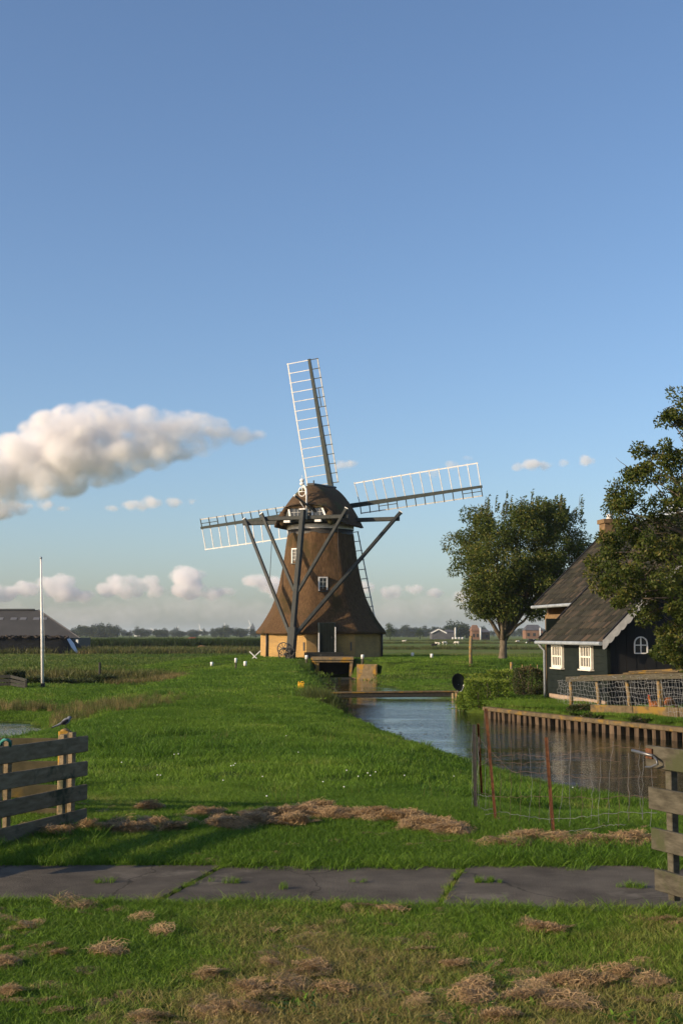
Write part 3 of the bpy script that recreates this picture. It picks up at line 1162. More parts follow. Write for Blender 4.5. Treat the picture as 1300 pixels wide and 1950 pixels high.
# ridge board
mb = MB()
mb.bar(C(-1.9, 0, 12.25), C(2.5, 0, 12.50), .5, .14, bev=.05)
mb.build('ridge_board', M['dark_metal'], cap)
MB().tube([C(-1.3, 0, 12.3), C(-1.3, 0, 12.56)], .05, 6).build('ridge_knob', M['dark_metal'], cap)
# front breast and rear wall
mb = MB()
mb.prism([C(2.5, -1.7, 9.9), C(2.5, 1.7, 9.9), C(2.5, 1.1, 11.5), C(2.5, 0, 12.3), C(2.5, -1.1, 11.5)], CT * .08)
mb.build('front_breast', M['stock'], cap)
rw = MB()
rw.prism([C(-2.72, -1.45, 9.75), C(-2.72, 1.45, 9.75), C(-2.72, 1.25, 10.75), C(-2.72, -1.25, 10.75)], CT * .06)
rw.build('rear_wall', M['stock'], cap)
ax = (CS, CT, CU)
for s0, s1 in ((-1.0, -.30), (-.14, .38), (.55, 1.15)):
    c = C(-2.76, (s0 + s1) / 2, 10.36)
    w = MB().box(c, (s1 - s0, .03, .56), ax).build('window', M['glass'], mill)
    f = MB()
    for k in range(1, 3):
        f.box(c + CS * ((k / 3 - .5) * (s1 - s0)) - CT * .02, (.02, .03, .56), ax)
    f.box(c - CT * .022, (s1 - s0, .03, .02), ax)
    f.build('glazing_bars', M['grey_white'], w)
for s0, s1 in ((-1.16, -1.04), (-.24, -.2), (.44, .48), (1.1, 1.34)):
    mb = MB()
    mb.bar(C(-2.82, s0, 10.68), C(-2.82, s1, 10.08), .12, .06, CT)
    mb.build('white_post', M['white'], mill)
mb = MB()
mb.bar(C(-2.82, -1.2, 10.70), C(-2.82, 1.2, 10.70), .06, .06)
mb.build('white_lintel', M['grey_white'], mill)
# side thatch cheeks
for s in (-1, 1):
    mb = MB()
    mb.ball(C(-2.55, s * 1.62, 10.0), (.32, .36, .5), 10, 8, (CS, CT, CU))
    mb.build('thatch_cheek', M['cap_thatch'], mill)

# cross beams
for t, s0, s1, z, w in ((.1, -5.55, 5.35, 10.02, .27), (-3.0, -2.95, 2.95, 9.98, .25)):
    mb = MB()
    mb.bar(C(t, s0, z), C(t, s1, z), w, w, bev=.03)
    mb.build('cross_beam', M['beam'], mill)
for s in (-1.15, .95):
    MB().box(C(-3.0, s, 9.76), (.42, .3, .14), (CS, CT, CU)).build('white_block', M['white'], mill)
# tail pole and braces
TT, TB = C(-3.25, 0, 10.42), C(-5.35, 0, 1.12)
mb = MB()
mb.bar(TT, TB, .34, .34, CT, .07)
tail = mb.build('tail_pole', M['beam'], mill)
mb = MB()
mb.bar(TT + (TT - TB).normalized() * .0, TT + (TT - TB).normalized() * .07, .40, .40, CT)
mb.build('pole_cap', M['white'], mill)


def on_tail(z):
    k = (z - TT.z) / (TB.z - TT.z)
    return TT + (TB - TT) * k


for t, s, z0, zb, w, ex in ((.1, -5.25, 10.02, 2.5, .20, .35), (.1, 5.15, 10.02, 2.5, .22, .55), (-3.0, -2.7, 9.98, 5.3, .20, .35), (-3.0, 2.6, 9.98, 5.25, .20, .55)):
    a_ = C(t - .22, s, z0)
    b_ = on_tail(zb) + CS * (.12 if s > 0 else -.12)
    d = (a_ - b_).normalized()
    mb = MB()
    mb.bar(a_ + d * ex, b_, w, w, CT, .03)
    br = mb.build('brace', M['beam'], mill)
    MB().bar(a_ + d * ex, a_ + d * (ex + .05), w + .03, w + .03, CT).build('brace_end', M['white'], br)
# tail lower reinforcement, winch wheels
mb = MB()
mb.bar(on_tail(3.0), on_tail(1.55), .55, .42, CT, .08)
mb.build('tail_block', M['beam'], mill)
for (dx, dz, r_, ins) in ((-.40, .62, .38, -.25), (-.28, .28, .40, -.05), (.1, .45, .28, .2)):
    cc = on_tail(1.3) + CS * dx + CU * (dz - .2) - CT * (.3 + ins * .3)
    mb = MB()
    pts = [cc + (CS * math.cos(k * math.pi / 10) + CU * math.sin(k * math.pi / 10)) * r_ for k in range(21)]
    mb.tube(pts, .03, 6)
    for k in range(4):
        d = (CS * math.cos(k * math.pi / 4 + .3) + CU * math.sin(k * math.pi / 4 + .3)) * r_
        mb.tube([cc - d, cc + d], .02, 5)
    mb.tube([cc - CT * .1, cc + CT * .5], .05, 6)
    mb.build('winch_wheel', M['dark_metal'], mill)
MB().box(on_tail(1.25), (.5, .45, .5), (CS, CT, CU)).build('winch_block', M['dark_metal'], mill)
# ropes
mb = MB()
mb.tube([P(518, 1016, 84.5), P(516, 1060, 84.5), P(513.5, 1106, 84.5)], .02, 5)
mb.build('rope', M['dark_metal'], mill)
mb = MB()
mb.tube([P(643, 1003, 80.5), P(645, 1090, 80.5)], .015, 5)
mb.build('rope', M['dark_metal'], mill)
# white gallows pole with wheel emblem
base = C(-3.1, .18, 9.86)
mb = MB()
pts = [base, base + CU * 1.7, base + CU * 1.95 - CS * .03, base + CU * 2.12 - CS * .12, base + CU * 2.2 - CS * .27]
mb.tube(pts, .055, 8)
pole = mb.build('brake_pole', M['white'], mill)
tip = base + CU * 2.2 - CS * .30
mb = MB()
mb.ball(tip + CU * .08, (.16, .1, .13), 10, 7)
mb.ball(tip + CU * .30, (.15, .1, .13), 10, 7)
mb.build('white_knob', M['white'], mill)
mb = MB()
cc = tip - CU * .42
mb.tube([cc + (CS * math.cos(k * math.pi / 12) * .23 + CU * math.sin(k * math.pi / 12) * .3) for k in range(25)], .035, 6)
mb.tube([cc - CS * .23, cc + CS * .23], .03, 6)
mb.tube([cc, cc + CU * .3], .03, 6)
mb.build('wheel_emblem', M['white'], mill)
MB().tube([tip + CU * .4, tip + CU * .62 - CS * .02], .012, 5).build('thin_rod', M['white'], mill)
mb = MB()
mb.bar(P(561, 943.5, 80.0), P(600, 974, 80.6), .13, .13, CT, .03)
mb.build('slanting_pole', M['beam'], mill)
MB().bar(P(560.2, 942.8, 79.98), P(562, 944.2, 80.0), .16, .16, CT).build('pole_end', M['white'], mill)
mb = MB()
mb.tube([P(571, 955, 80.2), P(586, 978, 80.6)], .025, 5)
mb.build('thin_strut', M['grey_white'], mill)

# sails
PHI = 6.1
tl = R(TILT)
AX = (CT * math.cos(tl) + CU * math.sin(tl))
UP = (-CT * math.sin(tl) + CU * math.cos(tl))
hub = C(2.95, 0, 11.14)
mb = MB()
mb.tube([C(0, 0, 10.5), hub + AX * .35], .3, 12)
mb.build('windshaft', M['stock'], mill)
MB().box(hub, (.62, .62, .7), (CS, UP, AX), .08).build('shaft_head', M['dark_metal'], mill)
LS = 10.25
for q in range(4):
    ang = R(PHI + 90 * q)              # counter-clockwise seen from the camera
    d = UP * math.cos(ang) - CS * math.sin(ang)        # along the stock
    e = -CS * math.cos(ang) - UP * math.sin(ang)       # towards the wide lattice side
    off = AX * (.14 if q % 2 else -.14)
    h0 = hub + off
    nseg = 8
    vs = []
    for k in range(nseg + 1):
        r = -.3 + (LS + .3) * k / nseg
        hw, hd = (.17 - .085 * k / nseg), (.16 - .08 * k / nseg)
        c = h0 + d * r
        vs += [c + e * hw + AX * hd, c + e * hw - AX * hd, c - e * hw - AX * hd, c - e * hw + AX * hd]
    fs = [(4 * k + j, 4 * k + (j + 1) % 4, 4 * k + 4 + (j + 1) % 4, 4 * k + 4 + j) for k in range(nseg) for j in range(4)] + [(3, 2, 1, 0), tuple(4 * nseg + j for j in range(4))]
    sail = MB().add(vs, fs).build('sail', M['stock'], mill)
    nb = 14
    r0, r1 = 1.75, LS - .08
    wide, narrow = [], []
    for k in range(nb):
        r = r0 + (r1 - r0) * k / (nb - 1)
        wa = R(16 - 15 * (k / (nb - 1)))                   # weather twist
        ew = e * math.cos(wa) - AX * math.sin(wa)
        en = -e * math.cos(wa * .6) - AX * math.sin(wa * .6)
        c = h0 + d * r
        wide.append(c + ew * 1.56)
        narrow.append(c + en * .60)
        mb = MB()
        mb.bar(c + ew * .09, c + ew * 1.63, .052, .06, AX)
        mb.build('lattice_bar', M['white'], sail)
        mb = MB()
        mb.bar(c + en * .05, c + en * .66, .055, .06, AX)
        mb.build('lattice_bar', M['stock'], sail)
    mb = MB()
    for a_, b_ in zip(wide[:-1], wide[1:]): mb.bar(a_, b_ + (b_ - a_) * .02, .075, .05, AX)
    mb.bar(wide[-1], wide[-1] + d * .06, .06, .05, AX)
    mb.build('outer_rail', M['white'], sail)
    mb = MB()
    for a_, b_ in zip(narrow[:-1], narrow[1:]): mb.bar(a_, b_ + (b_ - a_) * .02, .075, .05, AX)
    mb.build('leading_rail', M['grey_white'], sail)
    for k0 in ((3,), (0, 9))[q % 2]:
        mb = MB()
        mid = lambda k: (narrow[k] + h0 + d * (r0 + (r1 - r0) * k / (nb - 1))) / 2
        k1 = min(k0 + 2, nb - 1)
        mb.bar(mid(nb - 1 - k0), mid(nb - 1 - k1), .05, .04, AX)
        mb.build('leading_slat', M['stock'], sail)

# ------------------------------------------------------------------ culvert below the mill
cul = empty('culvert', (MX + 1.3, 75.2, 0), 'lichen-covered concrete culvert with dark opening below the mill door', 'culvert')
yc = 75.2


def CP(px, py, Y=75.2): return P(px, py, Y)


x0, x1 = CP(592, 1255).x, CP(673, 1255).x
xl, xr = CP(607, 1260).x, CP(663.5, 1260).x
zt = CP(630, 1252.5).z
MB().box(((x0 + x1) / 2, yc + 1.3, zt - .05), (x1 - x0, 3.0, .14)).build('top_slab', M['lichen'], cul)
MB().box(((x0 + x1) / 2 + .02, yc + .05, zt - .19), (x1 - x0 - .1, .3, .14)).build('lintel', M['lichen'], cul)
MB().prism([(x0 + .05, yc, -.6), (xl, yc, -.6), (xl, yc, zt - .12), (x0 + .1, yc, zt - .12), (x0 + .28, yc, zt - .55)], (0, 2.6, 0)).build('side_wall', M['lichen'], cul)
MB().prism([(xr, yc, -.6), (x1 - .05, yc, -.6), (x1 - .1, yc, .4), (x1 - .02, yc, zt - .12), (xr + .08, yc, zt - .12)], (0, 2.6, 0)).build('side_wall', M['lichen'], cul)
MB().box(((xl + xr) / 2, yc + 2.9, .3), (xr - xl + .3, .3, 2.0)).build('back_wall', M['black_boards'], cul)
w0, w1 = CP(679, 1266).x, CP(717, 1266).x
MB().prism([(w0, yc - .7, -.6), (w1, yc - .95, -.6), (w1, yc - .95, CP(700, 1264.5).z), (w0, yc - .7, CP(700, 1264.5).z)], (0, .9, 0)).build('wing_wall', M['lichen'], cul)
MB().box((w1 - .05, yc - 1.02, .45), (.08, .1, .75)).build('wall_end', M['lichen_wood'], cul)
w0, w1 = CP(553, 1268).x, x0 + .1
MB().prism([(w0, yc - 1.5, -.6), (w1, yc - .3, -.6), (w1, yc - .3, CP(590, 1265).z), (w0, yc - 1.5, CP(560, 1268).z)], (0, .3, 0)).build('wing_wall', M['dark_wood'], cul)
MB().box(((xl + xr) / 2, yc - .25, .04), (xr - xl + .9, .25, .1)).build('threshold_beam', M['lichen'], cul)

# ------------------------------------------------------------------ house on the right bank
HB = .44


def H(a, b_, z):
    """house coordinates: a along the long wall (away from camera), b inward, z above base"""
    return HOUSE_R + E1 * a + E2 * b_ + Vector((0, 0, HB + z))


house = empty('house', (HOUSE_R.x, HOUSE_R.y, HB), 'dark green wooden house with tiled roof and cream windows by the canal', 'house')
UZ = Vector((0, 0, 1))
WL, WH, RIDGE = 5.8, 2.16, 4.0
SL = math.tan(R(44.5))
hax = (E1, E2, UZ)
rg = random.Random(21)
# long wall: horizontal boards; plinth
nbd = 9
for k in range(nbd):
    h0, h1 = .16 + (WH - .16) * k / nbd, .16 + (WH - .16) * (k + 1) / nbd
    MB().box(H(WL / 2, .03 + .004 * (k % 2), (h0 + h1) / 2), (WL, .06, h1 - h0 - .004), hax).build('wall_board', M['house_paint'], house)
MB().box(H(WL / 2, .10, .0), (WL - .5, .2, .36), hax).build('plinth', M['plinth'], house)
MB().box(H(-.005, .03, WH / 2 + .06), (.1, .1, WH), hax).build('corner_board', M['house_paint'], house)
# gable wall of vertical boards
ngb = 26
for k in range(ngb):
    b0, b1 = 8.0 * k / ngb, 8.0 * (k + 1) / ngb
    top = lambda q: WH + SL * min(q, 8 - q)
    poly = [H(.02 + .01 * (k % 2), b0 + .004, -.1), H(.02 + .01 * (k % 2), b1 - .004, -.1), H(.02 + .01 * (k % 2), b1 - .004, top(b1) - .05), H(.02 + .01 * (k % 2), b0 + .004, top(b0) - .05)]
    MB().prism(poly, E1 * .08).build('gable_board', M['black_boards'], house)
# rear brick volume
MB().box(H(8.1, 1.55, 1.4), (4.5, .2, 3.0), hax).build('brick_wall', M['house_brick'], house)
MB().prism([H(10.3, 1.5, -.1), H(10.3, 6.5, -.1), H(10.3, 6.5, WH + SL * 1.5), H(10.3, 4, WH + SL * 4 - .1), H(10.3, 1.5, WH + SL * 1.5 - .1)], E1 * -.2).build('brick_wall', M['house_brick'], house)
MB().box(H(5.75, .8, 1.3), (.1, 1.6, 2.8), hax).build('end_wall', M['house_paint'], house)
# roof deck (both slopes) under the tiles
for a0, a1, b0 in ((-.28, 5.9, -.22), (5.9, 10.55, 1.12)):
    z = lambda q: WH + SL * q
    poly = [H(a0, b0, z(b0) - .02), H(a0, RIDGE, z(RIDGE) - .02), H(a0, 8 - b0, z(b0) - .02), H(a0, 8 - b0, z(b0) - .12), H(a0, RIDGE, z(RIDGE) - .12), H(a0, b0, z(b0) - .12)]
    MB().prism(poly, E1 * (a1 - a0)).build('roof_deck', M['black_boards'], house)
roof = empty('roof', (HOUSE_R.x, HOUSE_R.y, HB))
roof.parent = house
roof.location = (0, 0, 0)
SN = (UZ * 1 - E2 * SL).normalized()            # outward normal of the visible slope
SU = (E2 + UZ * SL).normalized()                # up the slope
CL = .285
rgt = np.random.default_rng(4)


def tile_course(a0, a1, b0, k):
    base_s = k * CL
    tw = .205
    nt = int((a1 - a0) / tw)
    tw = (a1 - a0) / nt
    V, Fc, T = [], [], []
    start = H(0, b0, WH + SL * b0)
    for i in range(nt):
        prof_ = [(0, .01), (.25, .035), (.5, .045), (.75, .03), (1, .008)]
        t = float(rgt.random()) ** 1.4
        j = rgt.normal(0, .004)
        b = len(V)
        for (u, hgt) in prof_:
            p = start + E1 * (a0 + (i + u) * tw)
            lo = p + SU * (base_s - .03 + j) + SN * (hgt + .028)
            hi = p + SU * (base_s + CL) + SN * (hgt * .9 + .004)
            un = p + SU * (base_s - .03 + j) + SN * (hgt - .005)
            V += [tuple(lo), tuple(hi), tuple(un)]
            T += [t] * 3
        for q in range(4):
            c = b + q * 3
            Fc += [(c, c + 3, c + 4, c + 1), (c + 2, c + 5, c + 3, c)]
    me = np_mesh('tile_course', V, Fc, False, {'tint': ('FLOAT', T)})
    return link('tile_course', me, M['tile'], roof)


slope_len = lambda b0: (RIDGE - b0) / math.cos(R(44.5))
for k in range(int(slope_len(-.22) / CL) + 1): tile_course(-.28, 5.9, -.22, k)
for k in range(int(slope_len(1.12) / CL) + 1): tile_course(5.93, 10.5, 1.12, k)
mb = MB()
mb.tube([H(-.3, RIDGE, WH + SL * RIDGE + .03), H(10.55, RIDGE, WH + SL * RIDGE + .03)], .11, 8)
mb.build('ridge_tiles', M['tile'], roof)
# dark verge strips
for a, b0 in ((5.92, -.2), (10.52, 1.1), (-.30, -.2)):
    mb = MB()
    mb.bar(H(a, b0, WH + SL * b0 + .04), H(a, RIDGE, WH + SL * RIDGE + .04), .07, .12, SN)
    mb.build('verge_strip', M['black_boards'], roof)
# gutters + downpipe
for a0, a1, b0 in ((-.3, 5.98, -.3), (5.95, 10.6, 1.03)):
    mb = MB()
    mb.bar(H(a0, b0, WH + SL * b0 + .02), H(a1, b0, WH + SL * b0 + .02), .13, .11, UZ, .03)
    mb.build('gutter', M['gutter'], house)
mb = MB()
zg = WH + SL * -.3
mb.tube([H(5.78, -.28, zg), H(5.78, -.2, zg - .12), H(5.78, -.07, zg - .25), H(5.78, -.07, -.1)], .05, 8)
mb.build('downpipe', M['gutter'], house)
# scalloped bargeboard on the gable
for side in (0, 1):
    pts_top, pts_bot = [], []
    nsc = 22
    b0, b1 = -.25, RIDGE
    top = [H(-.34, (8 - q) if side else q, WH + SL * q + .06) for q in (b0, b1)]
    low = []
    for k in range(nsc):
        for u in (0, .17, .33, .5, .67, .83):
            q = b0 + (b1 - b0) * (k + u) / nsc
            drop = .20 + .05 * math.sin(math.pi * u) ** .7
            low.append(H(-.34, (8 - q) if side else q, WH + SL * q + .06 - drop * 1.25))
    mb = MB()
    n2 = len(low)
    vs = low + [H(-.34, (8 - (b0 + (b1 - b0) * i / n2)) if side else (b0 + (b1 - b0) * i / n2), WH + SL * (b0 + (b1 - b0) * i / n2) + .06) for i in range(n2)]
    vs2 = [v + E1 * .03 for v in vs]
    fs = [(i, i + 1, n2 + i + 1, n2 + i) for i in range(n2 - 1)]
    m2 = 2 * n2
    fs += [(m2 + i, m2 + n2 + i, m2 + n2 + i + 1, m2 + i + 1) for i in range(n2 - 1)]
    fs += [(i, m2 + i, m2 + i + 1, i + 1) for i in range(n2 - 1)]
    mb.add(vs + vs2, fs)
    mb.build('scalloped_bargeboard', M['grey_white'], house)
# cream windows in the long wall
for px0, py0, px1, py1 in ((1053, 1228, 1072, 1271), (1106.5, 1228, 1128, 1274)):
    pl = H(0, -.01, 1)
    nn = -E2
    p0, p1 = RP(px0, (py0 + py1) / 2, pl, nn), RP(px1, (py0 + py1) / 2, pl, nn)
    zt_, zb_ = RP((px0 + px1) / 2, py0, pl, nn).z, RP((px0 + px1) / 2, py1, pl, nn).z
    c = (p0 + p1) / 2
    c.z = (zt_ + zb_) / 2
    w, h = (p0 - p1).length, zt_ - zb_
    win = MB().box(c + nn * .01, (w - .06, .03, h - .06), (E1, nn, UZ)).build('window', M['glass'], house)
    f = MB()
    for s in (-1, 1):
        f.box(c + E1 * (s * (w / 2 - .03)) + nn * .03, (.10, .08, h), (E1, nn, UZ))
        f.box(c + UZ * (s * (h / 2 - .03)) + nn * .032, (w - .16, .08, .07 if s > 0 else .10), (E1, nn, UZ))
    f.build('window_frame', M['cream'], win)
    g = MB()
    for k in range(1, 4):
        g.box(c + E1 * ((k / 4 - .5) * (w - .1)) + nn * .03, (.05, .05, h - .1), (E1, nn, UZ))
    g.box(c + nn * .032, (w - .1, .05, .05), (E1, nn, UZ))
    g.build('glazing_bars', M['cream'], win)
    MB().box(c - UZ * (h / 2 + .03) + nn * .05, (w + .12, .14, .04), (E1, nn, UZ)).build('window_sill', M['cream'], win)
# arched window in the gable
pl = H(-.02, 1, 1)
nn = -E1
c = RP(1218.5, 1228, pl, nn)
w = (RP(1207, 1230, pl, nn) - RP(1231, 1230, pl, nn)).length
zt_, zb_ = RP(1218, 1213, pl, nn).z, RP(1218, 1244, pl, nn).z
r_ = w / 2
out = [(-r_, zb_), (r_, zb_)] + [(r_ * math.cos(math.pi * k / 10), zt_ - r_ + r_ * math.sin(math.pi * k / 10)) for k in range(11)]
pt = lambda u, z, o=0: Vector((c.x, c.y, 0)) + E2 * u + UZ * z + nn * o
win = MB().prism([pt(u, z) for u, z in out], nn * .02).build('arched_window', M['glass'], house)
f = MB()
loop = [pt(u, z, .03) for u, z in out] + [pt(-r_, zb_, .03)]
for a_, b_ in zip(loop[:-1], loop[1:]):
    if (b_ - a_).length > 1e-4: f.bar(a_, b_, .035, .035, nn)
f.bar(pt(0, zb_, .03), pt(0, zt_, .03), .03, .03, nn)
f.bar(pt(-r_, (zb_ + zt_) / 2, .03), pt(r_, (zb_ + zt_) / 2, .03), .03, .03, nn)
f.build('window_frame', M['white'], win)
# chimney
cc = H(9.6, RIDGE - .0, 0)
cz = WH + SL * RIDGE
cax = (E1, E2, UZ)
q = P(1160, 990, cc.y)
zt_ = q.z
cx_ = Vector((q.x, cc.y, 0))
ch = MB().box((cx_.x, cx_.y, (zt_ + HB + cz - 1.2) / 2), (.62, .62, zt_ - (HB + cz - 1.2)), cax).build('chimney', M['house_brick'], house)
MB().box((cx_.x, cx_.y, zt_ - .07), (.74, .74, .16), cax).build('chimney_collar', M['house_brick'], ch)
MB().tube([(cx_.x, cx_.y, zt_), (cx_.x, cx_.y, zt_ + .22)], [.14, .11], 10).build('chimney_pot', M['white'], ch)

# ------------------------------------------------------------------ sheet piling along the right bank
def along(poly, step):
    out, acc = [], 0.0
    for (ax_, ay), (bx, by) in zip(poly[:-1], poly[1:]):
        L = math.hypot(bx - ax_, by - ay)
        n_ = max(1, int(round(L / step)))
        for k in range(n_):
            out.append((ax_ + (bx - ax_) * k / n_, ay + (by - ay) * k / n_))
    out.append(poly[-1])
    return out


pil = empty('timber_piling', (PILES[0][0], PILES[0][1], 0), 'timber sheet piling with lichen-yellow capping along the house bank', 'piling')
PV = PILES
for (ax_, ay), (bx, by) in zip(PV[:-1], PV[1:]):
    d = Vector((bx - ax_, by - ay, 0)).normalized()
    nn = Vector((d.y, -d.x, 0)) * (1 if (d.y * -1 - d.x * 0) > 0 else 1)
    if nn.x > 0: nn = -nn
    MB().bar(Vector((ax_, ay, .285)) + nn * .02, Vector((bx, by, .285)) + nn * .02 + d * .01, .26, .12, UZ, .02).build('capping_beam', M['lichen_wood'], pil)
    MB().bar(Vector((ax_, ay, -.12)) - nn * .08, Vector((bx, by, -.12)) - nn * .08, .04, .75).build('back_board', M['dark_wood'], pil)
pts = along(PV, .34)
for k, (x, y) in enumerate(pts[:-1]):
    d = Vector((pts[k + 1][0] - x, pts[k + 1][1] - y, 0)).normalized()
    nn = Vector((-d.y, d.x, 0))
    if nn.x > 0: nn = -nn
    p = Vector((x, y, 0)) + d * (.1 + rg.uniform(-.035, .035))
    lean_ = (UZ + d * rg.uniform(-.05, .05) + nn * rg.uniform(-.02, .05)).normalized()
    MB().box(p + nn * .04 + UZ * (-.17), (.165 + rg.uniform(-.04, .035), .12, .80), (d, nn, lean_)).build('pile', M['pile'], pil)
# low retaining boards behind the piling, by the pen
rb = empty('retaining_boards', (8.4, 33, .4), 'low mossy retaining boards behind the piling in front of the pen', 'edging')
a_, b_ = Vector((6.95, 35.9, .52)), Vector((9.6, 31.9, .62))
for k in range(3):
    u0, u1 = k / 3, (k + 1) / 3 - .005
    MB().bar(a_.lerp(b_, u0), a_.lerp(b_, u1), .05, .26).build('board', M['lichen_wood'], rb)

# ------------------------------------------------------------------ chicken pen
pen = empty('chicken_pen', (8, 36, .45), 'weathered chicken pen of posts, rail and wire netting before the house', 'chicken pen')
r0, r1 = P(1078, 1293.5, 38.6), P(1335, 1286, 31.8)
mb = MB()
mb.bar(r0, r1, .06, .15, UZ, .01)
mb.build('top_rail', M['grey_wood'], pen)
for px, pyb, Y, lean in ((1085, 1340, 38.3, .05), (1135, 1350, 36.7, .12), (1192, 1357, 35.3, .16), (1253, 1366, 33.5, .06)):
    k = (px - 1078) / (1335 - 1078)
    t_ = r0.lerp(r1, k)
    t_ = P(px, 1294, t_.y)
    b_ = P(px + lean * 50, pyb + 4, t_.y)
    MB().tube([t_ + Vector((0, .05, .02)), (t_ + b_) / 2 + Vector((.02, .05, 0)), b_ + Vector((0, .05, 0))], [.05, .055, .06], 8).build('post', M['lichen_post'], pen)
for px, pyb, Y in ((1205, 1346, 38.5), (1257, 1362, 34.2), (1146, 1343, 39)):
    b_ = P(px + 4, pyb, Y)
    MB().tube([P(px, 1288, Y), b_], [.045, .05], 7).build('post', M['lichen_post'], pen)
# roof planks lying on the pen
for i, (px0, py0, px1, py1, Y0, Y1) in enumerate(((1112, 1287.5, 1240, 1283, 39.0, 37.5), (1150, 1283.5, 1260, 1279.5, 39.3, 37.8), (1195, 1282, 1300, 1278.5, 38.0, 36.5), (1205, 1279, 1290, 1274.5, 38.6, 37.2), (1240, 1284, 1340, 1281.5, 35.5, 33.5), (1235, 1277.5, 1330, 1275.5, 38, 36.5))):
    MB().bar(P(px0, py0, Y0), P(px1, py1, Y1), .5, .035, UZ).build('roof_plank', M['lichen_wood'], pen)


def wire_net(name, corner_fn, nu, nv, rad, mat, parent, seed, jit=.015, sub=3):
    """one sagging wire net: corner_fn(u,v) -> point"""
    g_ = np.random.default_rng(seed)
    ph = g_.random((nu + 1, nv + 1, 3)) - .5
    node_p = [[corner_fn(i / nu, j / nv) + Vector(ph[i, j]) * jit * 2 for j in range(nv + 1)] for i in range(nu + 1)]
    mb = MB()
    for j in range(nv + 1):
        mb.tube([node_p[i][j] for i in range(nu + 1)], rad, 4, False)
    for i in range(nu + 1):
        mb.tube([node_p[i][j] for j in range(nv + 1)], rad, 4, False)
    return mb.build(name, mat, parent, fix=False)


def pen_front(u, v):
    px = 1078 + u * (1335 - 1078)
    t_ = r0.lerp(r1, u)
    b_ = P(px + 3, 1340 + u * 36, t_.y)
    p = b_.lerp(t_, v)
    return p + Vector((0, -.06 + .05 * math.sin(u * 23 + v * 3), .03 * math.sin(u * 17)))


wire_net('wire_netting', pen_front, 46, 7, .0032, M['pen_wire'], pen, 5, .03)


def pen_side(u, v):
    a_ = P(1066, 1340, 39.6)
    a_ = P(1062, 1338, 40.0).lerp(P(1085, 1341, 38.3), u)
    t_ = P(1062, 1296, 40.0).lerp(P(1085, 1294, 38.3), u)
    return a_.lerp(t_, v) + Vector((0, .0, .02 * math.sin(u * 9)))


wire_net('wire_netting', pen_side, 7, 7, .003, M['pen_wire'], pen, 6, .03)


def pen_back(u, v):
    px = 1150 + u * 170
    a_ = P(px, 1346, 38.6 - u * 2)
    t_ = P(px, 1290, 38.6 - u * 2)
    return a_.lerp(t_, v)


wire_net('wire_netting', pen_back, 24, 6, .0028, M['pen_wire'], pen, 8, .03)


# ------------------------------------------------------------------ animals: one remeshed body each
def body_obj(name, mb, mat, voxel, parent=None, origin=None, smooth=2):
    o = mb.build(name, mat, parent, origin)
    r_ = o.modifiers.new('skin', 'REMESH')
    r_.mode = 'VOXEL'
    r_.voxel_size = voxel
    r_.use_smooth_shade = True
    s_ = o.modifiers.new('soft', 'SMOOTH')
    s_.iterations = smooth
    s_.factor = .5
    return o


def frame(loc, yaw):
    f = Vector((math.cos(yaw), math.sin(yaw), 0))
    l = Vector((-math.sin(yaw), math.cos(yaw), 0))
    return lambda x, y, z: Vector(loc) + f * x + l * y + Vector((0, 0, z))


def make_hen(loc, yaw, peck, label, group):
    root = empty('hen', loc, label, 'hen', group)
    L = frame(loc, yaw)
    ax_ = (L(1, 0, 0) - Vector(loc), L(0, 1, 0) - Vector(loc), Vector((0, 0, 1)))
    mb = MB()
    mb.ball(L(0, 0, .22), (.17, .11, .12), 12, 9, ax_)
    mb.ball(L(.08, 0, .22), (.11, .10, .12), 10, 8, ax_)
    if peck:
        neck = [L(.12, 0, .25), L(.20, 0, .22), L(.25, 0, .12)]
        hd = L(.27, 0, .09)
    else:
        neck = [L(.11, 0, .25), L(.16, 0, .34), L(.18, 0, .41)]
        hd = L(.19, 0, .44)
    mb.tube(neck, [.075, .05, .035], 8)
    mb.ball(hd, (.045, .035, .035), 8, 6, ax_)
    mb.tube([L(-.12, 0, .25), L(-.2, 0, .33), L(-.25, 0, .42)], [.07, .06, .025], 8)
    mb.tube([L(-.12, 0, .25), L(-.22, 0, .30), L(-.3, 0, .36)], [.07, .05, .02], 8)
    for s in (-1, 1):
        mb.tube([L(.01, s * .05, .17), L(.02, s * .05, .10)], [.05, .02], 7)
    body_obj('body', mb, M['hen'], .014, root)
    for s in (-1, 1):
        mb = MB()
        mb.tube([L(.02, s * .05, .12), L(.0, s * .05, .01)], .009, 6)
        for k in (-1, 0, 1): mb.tube([L(0, s * .05, .012), L(.06, s * .05 + k * .03, .006)], .006, 5)
        mb.tube([L(0, s * .05, .012), L(-.035, s * .05, .006)], .006, 5)
        mb.build('leg', M['beak'], root)
        w_ = MB()
        w_.ball(L(-.02, s * .10, .235), (.14, .03, .075), 10, 7, ax_)
        w_.build('wing', M['hen'], root)
    fdir = (hd - neck[1]).normalized() if peck else ax_[0]
    mb = MB()
    mb.tube([hd + fdir * .03, hd + fdir * .07 - Vector((0, 0, .008))], [.014, .002], 6)
    mb.build('beak', M['beak'], root)
    mb = MB()
    up_ = Vector((0, 0, 1)) if not peck else ax_[0]
    for k in range(4):
        mb.ball(hd + up_ * .04 + fdir * (.02 - .018 * k), (.012, .007, .022), 6, 5)
    mb.ball(hd + fdir * .03 - up_ * .035, (.01, .008, .02), 6, 5)
    mb.build('comb', M['comb'], root)
    return root


